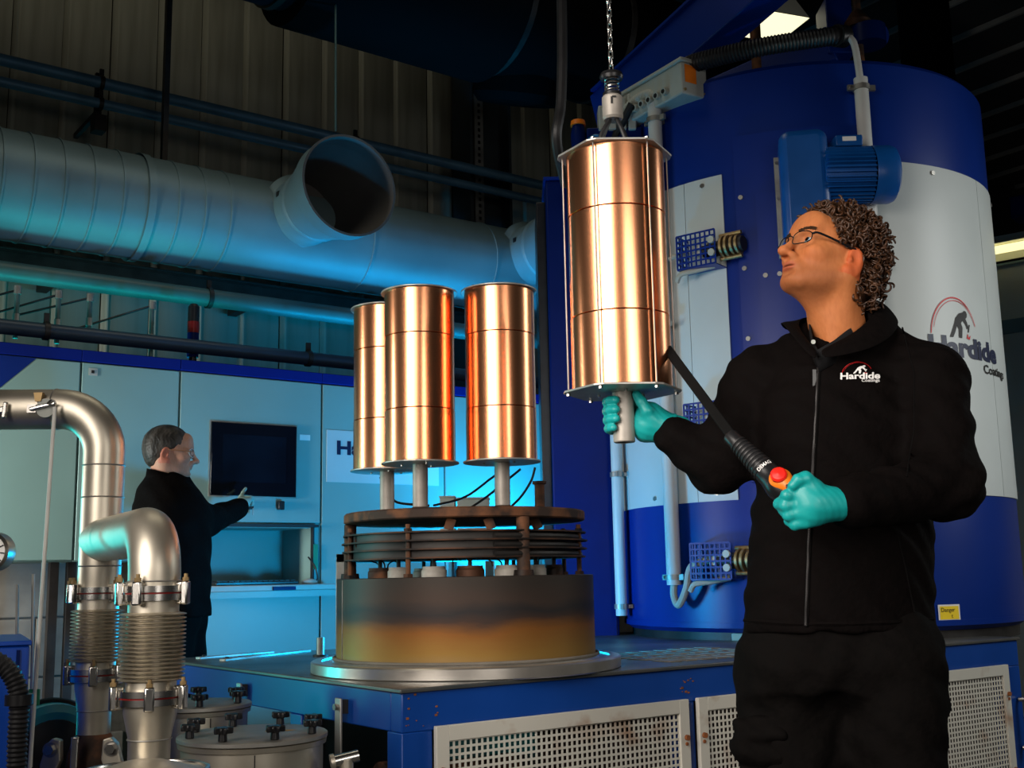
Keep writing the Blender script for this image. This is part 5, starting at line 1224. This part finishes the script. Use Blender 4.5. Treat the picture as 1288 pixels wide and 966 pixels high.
jk.u(s_cap(SHL, ELL, .074, .067), .035); jk.u(s_cap(ELL, WRL, .068, .052), .03)
jk.cut(s_cap(nk_w + V((0, -.005, .0)), nk_w + (hO - nk_w) * .75, .066, .072), .012)
jk.cut(s_cap(P(1027, 440, 2.50), P(1034, 385, 2.50), .010, .030), .012)
def wrinkle(p):
    x, y, z = p[:, 0], p[:, 1], p[:, 2]
    w = .0034 * np.sin(z * 46 + 5 * np.sin(x * 9) + y * 20) * np.sin(x * 21 + y * 15 + 2 * np.sin(z * 12))
    w += .0022 * np.sin(z * 90 + x * 60 + 3 * np.sin(y * 30))
    for c, r, fr in ((ELL, .16, 70), (ELR, .17, 75)):
        d = np.sqrt(((p - A_(c)) ** 2).sum(1)); w += .0055 * np.clip(1 - d / r, 0, 1) * np.sin((z - .5 * x) * fr + 3 * np.sin(y * 25))
    return w
jk.disp = wrinkle
jv, jf = jk.mesh((.24, 2.08, .80), (1.28, 2.86, 1.70), .0062)
jacket = tri_obj('jacket', jv, jf, 'jacket', worker, OFF, 1)
def on_cloth(sol, px, py, lift=0., y0=1.9, y1=2.9):
    d = ray(px, py); ys = np.arange(y0, y1, .004); pts = np.array([tuple(CAM + d * (y / d.y)) for y in ys]); f = sol(pts); i = int(np.argmax(f < 0))
    if f[i] >= 0: return CAM + d * (2.5 / d.y), V((0, -1, 0))
    t_ = f[i - 1] / (f[i - 1] - f[i]); p = pts[i - 1] + (pts[i] - pts[i - 1]) * t_
    e = .004; g = [float(sol(p + np.eye(3)[k] * e)[0] - sol(p - np.eye(3)[k] * e)[0]) for k in range(3)]; n = V(g).normalized()
    return V(p) + n * lift, n
def cloth_tube(name, pts, r, m, sol=None, parent=None, n=6, lift=.0015):
    q = MB(); q.tube([on_cloth(sol or jk, x, y, lift)[0] for x, y in pts], r, n); return wpart(name, q, m, parent=parent)
def lerp_path(pts, n=10):
    r = []
    for (a, b), (c, d) in zip(pts, pts[1:]):
        for k in range(n): r.append((a + (c - a) * k / n, b + (d - b) * k / n))
    return r + [pts[-1]]
cloth_tube('placket', lerp_path([(1031, 446), (1026, 540), (1019, 660), (1014, 788)], 12), .008, 'jacket_seam', parent=jacket, lift=-.004)
cloth_tube('zip', lerp_path([(1030, 447), (1025, 540), (1018, 660), (1013, 787)], 12), .0028, 'zip', parent=jacket, lift=.0035)
q = MB()
for x, y in lerp_path([(1024.5, 560), (1018, 660), (1013, 787)], 45):
    p, n = on_cloth(jk, x, y, .0062); q.box(p, (.004, .002, .0022))
wpart('zip_teeth', q, 'zip', 0, jacket)
p, n = on_cloth(jk, 1024, 478, .006); q = MB(); q.beam(p + V((.002, 0, .02)), p + V((0, 0, -.018)), .008, .004, (0, 1, 0)); wpart('zip_pull', q, 'black_plastic', parent=jacket)
cloth_tube('seam', lerp_path([(1135, 412), (1150, 470), (1150, 540), (1140, 600)], 8), .0018, 'jacket_seam', parent=jacket, lift=.0005)
cloth_tube('seam', lerp_path([(1128, 668), (1140, 720), (1150, 770)], 8), .0022, 'jacket_seam', parent=jacket, lift=.0005)
cloth_tube('hem', lerp_path([(936, 780), (980, 784), (1014, 785), (1060, 785), (1120, 783), (1174, 778)], 6), .006, 'jacket', parent=jacket, lift=-.003)
# collar flaps
def flap(name, grid, th=.004):
    nr, nc = len(grid), len(grid[0]); q = MB(); q.add([p for r_ in grid for p in r_], [(i * nc + j, i * nc + j + 1, (i + 1) * nc + j + 1, (i + 1) * nc + j) for i in range(nr - 1) for j in range(nc - 1)])
    o = wpart(name, q, 'jacket', 180, jacket); sd = o.modifiers.new('thickness', 'SOLIDIFY'); sd.thickness = th; sd.offset = 0; ss = o.modifiers.new('round', 'SUBSURF'); ss.levels = ss.render_levels = 2; return o
inner = [P(1031, 441, 2.468), P(1052, 430, 2.480), P(1078, 416, 2.500), P(1098, 396, 2.545), P(1110, 378, 2.60), P(1098, 376, 2.68), P(1060, 388, 2.72), P(1022, 398, 2.69), P(1006, 400, 2.62), P(1004, 412, 2.55), P(1016, 428, 2.50), P(1028, 443, 2.475)]
outer = [P(1034, 452, 2.452), P(1062, 447, 2.452), P(1096, 440, 2.462), P(1124, 424, 2.50), P(1134, 404, 2.58), P(1122, 396, 2.70), P(1070, 404, 2.755), P(1010, 416, 2.73), P(984, 418, 2.64), P(978, 398, 2.545), P(1003, 432, 2.478), P(1027, 456, 2.462)]
mid = [(a + b) / 2 + V((0, -.004, .006)) for a, b in zip(inner, outer)]
flap('collar', [inner, mid, outer])
q = MB()
lw = [P(1028, 440, 2.485), P(1050, 428, 2.50), P(1080, 405, 2.54), P(1092, 388, 2.60), P(1060, 392, 2.68), P(1030, 400, 2.66), P(1017, 408, 2.58), P(1020, 425, 2.52)]
up = [p + V((0, 0, -.05)) for p in lw]
q.add(lw + up, [(i, (i + 1) % 8, 8 + (i + 1) % 8, 8 + i) for i in range(8)]); o = wpart('shirt_collar', q, 'shirt', 180); sd = o.modifiers.new('thickness', 'SOLIDIFY'); sd.thickness = .004
p, n = on_cloth(jk, 1021, 432, .012); wpart('shirt_button', MB().cyl(P(1023, 430, 2.49), P(1023, 430, 2.487), .005, n=12), 'grey_plastic')
# chest logo
def jl(sx, sy, lift=.0022): return on_cloth(jk, sx, sy, lift)[0] - OFF
pxm = 1450 / 2.47
def chest(x, y): return jl(1056 + x * pxm, 477.5 - y * pxm - x * pxm * .02)
mapped_text('logo_lettering', 'Hardide', .0185, lambda x, y: chest(x * 1.42, y), 'ink_white', jacket, bold=.0006)
mapped_text('logo_lettering', 'Coatings', .0092, lambda x, y: chest(.046 + x * 1.2, y - .0068), 'ink_white', jacket, bold=.0001)
def lpart(n_, q, m_, smooth=0): return mesh_obj(n_, q.v, q.f, m_, jacket, 0)
logo_art(lpart, lambda x, y: chest(x * 1.45 - .0, y * .92), .0125, 'ink_white', cut=.006)
# trousers and boots
tr = Solid()
tr.u(s_loft([row(862, 936, 1180, 2.60, .125), row(835, 930, 1185, 2.60, .142), row(770, 938, 1176, 2.60, .135)]))
tr.u(s_cap(HIPR + V((-.005, 0, .0)), KNR, .114, .098), .07); tr.u(s_cap(HIPL + V((.005, 0, 0)), KNL, .112, .090), .07)
tr.u(s_cap(KNR, ANR, .097, .075), .03); tr.u(s_cap(KNL, ANL, .089, .075), .03)
tr.disp = lambda p: .004 * np.sin(p[:, 2] * 40 + 4 * np.sin(p[:, 0] * 14)) * np.sin(p[:, 0] * 28 + p[:, 1] * 20) + .002 * np.sin(p[:, 2] * 85 + p[:, 0] * 70)
tv, tf = tr.mesh((.25, 2.35, .05), (1.25, 2.9, 1.0), .0085)
trs = tri_obj('trousers', tv, tf, 'trousers', worker, OFF, 1)
for cx_, cy_, sg in ((1160, 893, 1), (954, 905, -1)):
    a = P(cx_, cy_, 2.50 if sg > 0 else 2.54); bx_ = Solid(); R_ = Matrix.Rotation(math.radians(25 * sg), 3, 'Z')
    bx_.u(s_cap(a + R_ @ V((-.03, 0, -.06)), a + R_ @ V((.03, .02, -.07)), .034, .034)); bx_.u(s_cap(a + R_ @ V((-.03, 0, -.15)), a + R_ @ V((.03, .02, -.16)), .036, .036), .05)
    bx_.u(s_cap(a + R_ @ V((-.036, -.012, -.012)), a + R_ @ V((.046, .01, .0)), .017, .017), .004); bx_.u(s_cap(a + R_ @ V((-.036, -.018, -.035)), a + R_ @ V((.046, .0, -.028)), .016, .016), .012)
    bx_.disp = lambda p: .003 * np.sin(p[:, 2] * 120 + p[:, 0] * 70) * np.sin(p[:, 0] * 60 + p[:, 1] * 50); pv, pf = bx_.mesh((a.x - .11, a.y - .1, a.z - .24), (a.x + .11, a.y + .12, a.z + .06), .005); tri_obj('cargo_pocket', pv, pf, 'trousers', trs, OFF, 1)
q = MB(); c = P(1183, 852, 2.52); q.box(c, (.022, .03, .026)); wpart('belt_loop', q, 'trousers', parent=trs, bevel=.004)
for an in (ANR, ANL):
    b = Solid(); b.u(s_cap((an.x, an.y + .02, .09), (an.x, an.y, .16), .055, .058)); b.u(s_ell((an.x - .02, an.y - .08, .045), (.052, .13, .05)), .05); b.cut(s_ell((an.x, an.y, -.5), (3, 3, .5)), .005); v_, f_ = b.mesh((an.x - .12, an.y - .25, -.02), (an.x + .12, an.y + .13, .25), .009); tri_obj('boot', v_, f_, 'boot', worker, OFF, 0)
# gloves
def wrap_pts(axis_o, M, pts): return [axis_o + M @ V(p) for p in pts]
def finger(s, pts, r0, r1, k=.006):
    for i in range(len(pts) - 1):
        a = r0 + (r1 - r0) * i / (len(pts) - 1); b = r0 + (r1 - r0) * (i + 1) / (len(pts) - 1); s.u(s_cap(pts[i], pts[i + 1], a, b), k if i == 0 else .004)
tc = HANG.copy()
g = Solid(); I3 = Matrix.Identity(3)
Z0 = P(783, 522, 2.65).z
def H_(x, y, z): return V((tc.x + x, tc.y + y, Z0 + z))
g.u(s_ell(H_(.052, .026, -.012), (.020, .026, .046), Matrix.Rotation(math.radians(12), 3, 'Y')))
g.u(s_ell(H_(.058, .002, -.014), (.026, .020, .040), Matrix.Rotation(math.radians(22), 3, 'Y')), .02)
g.u(s_cap(H_(.064, .008, -.020), H_(.125, .004, -.042), .037, .038), .03)
for k, (z, ln, r_) in enumerate(((.031, .006, .0116), (.0095, .0, .012), (-.0120, .001, .0116), (-.032, .010, .0104))):
    rr = .0262 + r_ * .92
    pts = [H_(.050, .030, z * .9 - .004)] + [H_(rr * math.cos(math.radians(a)), rr * math.sin(math.radians(a)), z) for a in ((55, 95, 135, 175, 210, 236) if k != 3 else (60, 100, 140, 178, 205, 222))]
    finger(g, pts, r_ * 1.08, r_ * .88)
finger(g, [H_(.066, -.010, -.022), H_(.052, -.026, .004), H_(.040, -.026, .026), H_(.030, -.021, .044)], .0165, .0105, .012)
g.disp = lambda p: .0005 * np.sin(p[:, 2] * 260 + p[:, 0] * 190) * np.sin(p[:, 1] * 240 + p[:, 0] * 120)
v_, f_ = g.mesh((tc.x - .07, tc.y - .08, Z0 - .11), (tc.x + .19, tc.y + .09, Z0 + .08), .0026)
tri_obj('glove', v_, f_, 'glove', worker, OFF, 1)
q = MB(); q.tube([H_(.105, .004, -.035), H_(.112, .004, -.037)], [.0385, .039], 24, False); wpart('glove_cuff', q, 'glove')
# pendant controller and its strap
pa = P(849, 452, 2.58); pb = P(926, 556, 2.40); pd = P(1010, 640, 2.30)
ax = (pd - pb).normalized(); side = ax.cross(V((0, 1, 0))).normalized(); front = side.cross(ax)
if front.y > 0: front = -front
pend = T('pendant_control', 'black hoist pendant with orange trigger guard and red button in the gloved hand', 'controller', pd)
def pl_(t_, s_, f__): return pb + ax * (t_ - .012) + side * s_ + front * f__
LEN = (pd - pb).length
q = pend.wb(); pts = [pa + V((-.0, .0, .0)), pa * .5 + pb * .5 + V((.0, 0, -.004)), pb]
q.beam(pa + (pa - pb) * .15, pb, .022, .008, front); pend.part('flat_strap', q, 'strap_black', bevel=.003)
q = pend.wb(); q.lathe([(0, 0), (.015, 0), (.017, .004), (.017, .026), (0, .026)], 20, pb - ax * .022, axis=ax); pend.part('strap_end', q, 'black_plastic')
prof = []
for k in range(10):
    z = .004 + k * .0092; r0 = .017 + k * .0008; prof += [(r0, z), (r0 + .002, z + .0012), (r0 + .002, z + .0045), (r0, z + .0058)]
q = pend.wb(); q.lathe(prof, 28, pb, axis=ax); pend.part('cable_boot', q, 'black_rubber', smooth=50)
hd = Solid(); hd.u(s_cap(tuple(pl_(.09, 0, 0)), tuple(pl_(.155, 0, .002)), .024, .027)); hd.u(s_cap(tuple(pl_(.155, 0, .002)), tuple(pl_(.215, -.004, -.002)), .026, .02), .02)
v_, f_ = hd.mesh([min(pb[i], pd[i]) - .12 for i in range(3)], [max(pb[i], pd[i]) + .14 for i in range(3)], .004); tri_obj('handle', v_, f_, 'black_plastic', pend.o, pend.o.location, 1)
og = Solid(); og.u(s_ell(pl_(.150, .004, .024), (.023, .023, .012), Matrix((side, ax, front)).transposed())); og.u(s_cap(pl_(.153, .006, .024), pl_(.205, .004, .024), .016, .010), .012)
v_, f_ = og.mesh([pl_(.17, 0, .02)[i] - .06 for i in range(3)], [pl_(.17, 0, .02)[i] + .06 for i in range(3)], .0022); og_o = tri_obj('trigger_guard', v_, f_, 'orange', pend.o, pend.o.location, 0)
q = pend.wb(); q.lathe([(.0155, .0), (.0165, .004), (.0165, .012), (.013, .0155), (0, .017)], 28, pl_(.148, .004, .030), axis=front); pend.part('stop_button', q, 'red_button', og_o)
q = pend.wb(); q.lathe([(.0, .0), (.009, 0), (.008, .004), (0, .005)], 20, pl_(.180, .005, .0335), axis=front); pend.part('rocker', q, 'black_plastic', og_o)
mapped_text('lettering', 'DEMAG', .0115, lambda x, y: pend.L(pl_(.108 - y, -.016 + x * .85, math.sqrt(max(0, .0262 ** 2 - (-.016 + x * .85) ** 2)) + .0008)), 'ink_white', pend.o, bold=.0002)
# left glove closed on the pendant
g = Solid(); Yg = 2.26
def G_(px, py, dy=0.): return P(px, py, Yg + dy)
g.u(s_ell(G_(1024, 634, .0), (.034, .020, .030), Matrix.Rotation(math.radians(-8), 3, 'Y')))
g.u(s_cap(G_(1022, 634, 0), G_(1052, 634, .012), .034, .034), .03); g.u(s_ell(G_(1010, 618, -.004), (.020, .018, .018)), .02); g.u(s_ell(G_(1016, 650, .002), (.024, .018, .018)), .02)
finger(g, [G_(1024, 612, -.008), G_(1013, 602, -.016), G_(1004, 604, -.020), G_(997, 611, -.018)], .0165, .0098, .012)
for k, (x0, y0, x1, y1, x2, y2) in enumerate(((1008, 622, 990, 623, 983, 632), (1006, 634, 988, 636, 980, 634), (1008, 646, 992, 648, 986, 642), (1014, 658, 1000, 660, 993, 655))):
    finger(g, [G_(x0, y0, -.004), G_(x1, y1, -.010 + .004 * k), G_(x2, y2, .016), G_(x2 + 12, y2 + 2, .042), G_(x2 + 24, y2 + 1, .040)], .0128 if k < 3 else .0112, .0095)
g.disp = lambda p: .0004 * np.sin(p[:, 2] * 230 + p[:, 0] * 200) * np.sin(p[:, 1] * 240 + p[:, 0] * 160)
c0 = G_(1015, 632)
v_, f_ = g.mesh((c0.x - .09, c0.y - .08, c0.z - .08), (c0.x + .10, c0.y + .09, c0.z + .08), .0026)
tri_obj('glove', v_, f_, 'glove', worker, OFF, 1)
# ------------------------------------------------------------------ the operator at the console
OY = 5.15
oF = P(212, 800, OY); OFF2 = V((oF.x, OY, 0))
oM = frame_of(math.radians(14), math.radians(-2)); ear_w = P(209, 571, OY - .07); oO = ear_w - oM @ V((.079, -.012, -.015))
nk2 = P(203, 622, OY + .01); hs2 = head_solid(oM.inverted() @ (nk2 - oO), .056)
hv2, hf2 = hs2.mesh((-.105, -.135, -.22), (.105, .14, .13), .0038)
t2 = head_tint(hv2, (.52, .285, .20), (.42, .25, .18), (.42, .18, .14))
SR, ER, WR_ = P(214, 634, OY - .06), P(262, 655, OY + .20), P(300, 640, OY + .47)
SL2, EL2, WL2 = P(200, 632, OY + .16), P(212, 700, OY + .20), P(222, 755, OY + .22)
HP = P(222, 775, OY)
b2 = Solid()
for a, b, r0, r1 in ((nk2, HP, .09, .09), (SR, ER, .042, .036), (ER, WR_, .034, .026), (SL2, EL2, .042, .036), (EL2, WL2, .034, .026), (HP, V((HP.x, HP.y - .08, .08)), .08, .045), (HP, V((HP.x, HP.y + .10, .08)), .08, .045)): b2.u(s_cap(a, b, r0, r1), .03)
bv2, bf2 = b2.mesh((OFF2.x - .4, OY - .35, .02), (OFF2.x + .6, OY + .75, 1.6), .022)
Mn2 = np.array(oM); wv2 = hv2 @ Mn2.T + np.array(oO)
operator = tri_obj('person', np.concatenate([wv2, bv2]), hf2 + [[i + len(hv2) for i in f] for f in bf2], 'face_skin', None, OFF2, 0, np.concatenate([t2, np.tile([.52, .285, .20], (len(bv2), 1))])); operator.location = OFF2
tag(operator, 'grey-haired person in black jacket pointing at the dark touch screen', 'person')
eyes(oM, oO, operator, OFF2, (0, 1, 0))
ox = lambda p: xform(oM, oO, p)
def opart(name, q, m, smooth=40., parent=None, **k): return mesh_obj(name, [p - OFF2 for p in q.v], q.f, m, parent or operator, smooth, **k)
hr = Solid(); hr.u(s_ell((0, -.018, .036), (.0805, .104, .090))); hr.u(s_ell((0, -.060, -.01), (.068, .052, .065)), .03)
hr.cut(s_ell((0, .100, -.02), (.12, .062, .110)), .012)
for x in (-1, 1): hr.cut(s_ell((x * .09, .0, -.045), (.05, .034, .048)), .010)
hr.cut(s_ell((0, -.01, -.15), (.2, .2, .085)), .01); hr.disp = lambda p: .0016 * np.sin(p[:, 1] * 420 + 3 * np.sin(p[:, 2] * 120)) * np.sin(p[:, 0] * 330 + p[:, 2] * 160)
v_, f_ = hr.mesh((-.12, -.15, -.12), (.12, .12, .14), .004); tri_obj('hair', v_ @ Mn2.T + np.array(oO), f_, 'hair_grey', operator, OFF2, 0)
q = MB()
for x in (-1, 1):
    q.tube([ox((x * .034 + .028 * math.cos(a) * (1), .104 - abs(x * .034 + .028 * math.cos(a)) ** 2 * 5, -.002 + .019 * math.sin(a))) for a in [2 * PI * k / 20 for k in range(20)]], .0016, 5, False, True)
q.tube([ox((-.008, .105, .002)), ox((0, .108, .004)), ox((.008, .105, .002))], .0016, 5)
sg = opart('safety_glasses', q, 'white_plastic')
for x in (-1, 1):
    q = MB(); q.tube([ox((x * .061, .090, .002)), ox((x * .076, .05, .004)), ox((x * .081, -.02, .004))], .0028, 6); opart('temple_arm', q, mat('amber', (.35, .16, .08), .4), parent=sg)
    lp = [(x * .034 + .027 * math.cos(a), .104 - abs(x * .034 + .027 * math.cos(a)) ** 2 * 5, -.002 + .018 * math.sin(a)) for a in [2 * PI * k / 20 for k in range(20)]]
    q = MB(); q.add([ox(p) for p in lp] + [ox((p[0], p[1] + .0015, p[2])) for p in lp], [tuple(range(20)), tuple(range(39, 19, -1))] + [(k, 20 + k, 20 + (k + 1) % 20, (k + 1) % 20) for k in range(20)]); opart('lens', q, 'lens', parent=sg)
YO = math.radians(14) - PI / 2
def orow(py, x0, x1, rd):
    a = P(x0, py, OY); b = P(x1, py, OY); m_ = (a + b) / 2; return (m_.z, m_.x, OY + .03, rd, (b - a).length / 2, YO)
j2 = Solid()
j2.u(s_loft([orow(775, 196, 262, .19), orow(740, 188, 262, .19), orow(700, 176, 262, .20), orow(660, 166, 262, .21), orow(635, 165, 256, .20), orow(615, 172, 246, .16), orow(600, 180, 236, .10), orow(590, 186, 228, .075)]))
j2.u(s_cap(SR, ER, .078, .070), .05); j2.u(s_cap(ER, WR_, .068, .052), .03); j2.u(s_cap(SL2, EL2, .072, .062), .05); j2.u(s_cap(EL2, WL2, .06, .048), .03)
j2.cut(s_cap(nk2, ox((0, -.02, -.05)), .056, .066), .012)
j2.disp = lambda p: .004 * np.sin(p[:, 2] * 42 + 4 * np.sin(p[:, 0] * 12) + p[:, 1] * 20) * np.sin(p[:, 0] * 26 + p[:, 1] * 18)
v_, f_ = j2.mesh((OFF2.x - .38, OY - .32, .85), (OFF2.x + .55, OY + .68, 1.66), .009); oj = tri_obj('jacket', v_, f_, 'jacket', operator, OFF2, 1)
q = MB(); cp = [V((math.cos(a) * .085, math.sin(a) * .078, 0)) for a in [2 * PI * k / 24 for k in range(24)]]; c0 = P(206, 604, OY)
q.add([c0 + p + V((0, 0, -.03)) for p in cp] + [c0 + p * .88 + V((0, 0, .035 - .03 * p.x / .085 * .6)) for p in cp], [(k, (k + 1) % 24, 24 + (k + 1) % 24, 24 + k) for k in range(24)]); o = opart('collar', q, 'jacket', 180, oj); o.modifiers.new('thickness', 'SOLIDIFY').thickness = .006
tr2 = Solid(); tr2.u(s_cap(HP + V((0, -.03, .02)), V((HP.x - .02, HP.y - .09, .5)), .115, .08)); tr2.u(s_cap(HP + V((0, .07, .02)), V((HP.x + .02, HP.y + .11, .5)), .115, .08), .03); tr2.u(s_cap(V((HP.x - .02, HP.y - .09, .5)), V((HP.x - .03, HP.y - .09, .08)), .08, .07), .03); tr2.u(s_cap(V((HP.x + .02, HP.y + .11, .5)), V((HP.x + .02, HP.y + .11, .08)), .08, .07), .03)
tr2.disp = lambda p: .004 * np.sin(p[:, 2] * 40 + p[:, 0] * 30)
v_, f_ = tr2.mesh((OFF2.x - .3, OY - .35, .0), (OFF2.x + .35, OY + .4, 1.02), .013); tri_obj('trousers', v_, f_, 'trousers', operator, OFF2, 1)
for dy in (-.09, .11):
    b = Solid(); b.u(s_ell((HP.x + .05, HP.y + dy, .05), (.13, .05, .05))); b.u(s_cap((HP.x - .03, HP.y + dy, .05), (HP.x - .03, HP.y + dy, .13), .055), .03); b.cut(s_ell((HP.x, HP.y, -.5), (3, 3, .5)), .005); v_, f_ = b.mesh((HP.x - .15, HP.y + dy - .1, -.02), (HP.x + .22, HP.y + dy + .1, .22), .01); tri_obj('boot', v_, f_, 'boot', operator, OFF2)
# pointing hand and resting hand, gloved at the fingers
def ohand(base, tip_dir, up, point):
    d = tip_dir.normalized(); s_ = d.cross(up).normalized(); u_ = s_.cross(d); g = Solid(); o_ = base
    def q(a, b, c): return o_ + d * a + s_ * b + u_ * c
    g.u(s_ell(q(.045, 0, 0), (.05, .05, .05))); g.ops = []
    g.u(s_cap(q(0, 0, 0), q(.03, 0, 0), .027, .030)); g.u(s_cap(q(.03, -.018, 0), q(.085, -.022, .004), .019, .016), .02); g.u(s_cap(q(.03, .018, 0), q(.08, .024, .0), .019, .014), .02)
    fs = [[q(.085, -.026, .006), q(.125, -.026, .012), q(.165, -.024, .014)]] if point else [[q(.085, -.026, .0), q(.12, -.026, -.01), q(.14, -.026, -.035)]]
    for k, b in enumerate((-.006, .012, .028)): fs.append([q(.085, b, .004), q(.115 - .006 * k, b, -.008), q(.105 - .006 * k, b, -.034), q(.082, b, -.036)])
    for f in fs: finger(g, f, .0098, .0082)
    finger(g, [q(.025, -.03, -.006), q(.055, -.05, -.018), q(.085, -.045, -.030)], .0125, .009); return g
for base, d, pt in ((WR_, P(320, 611, 5.84) - WR_, True), (WL2, V((.15, .1, -1)), False)):
    g = ohand(base + d.normalized() * .03, d, V((0, -.3, 1)) if pt else V((0, -1, 0)), pt); m_ = base + d.normalized() * .1; v_, f_ = g.mesh([m_[i] - .14 for i in range(3)], [m_[i] + .14 for i in range(3)], .0045); tri_obj('glove', v_, f_, 'skin_pale' if not pt else 'glove_pale', operator, OFF2, 1)
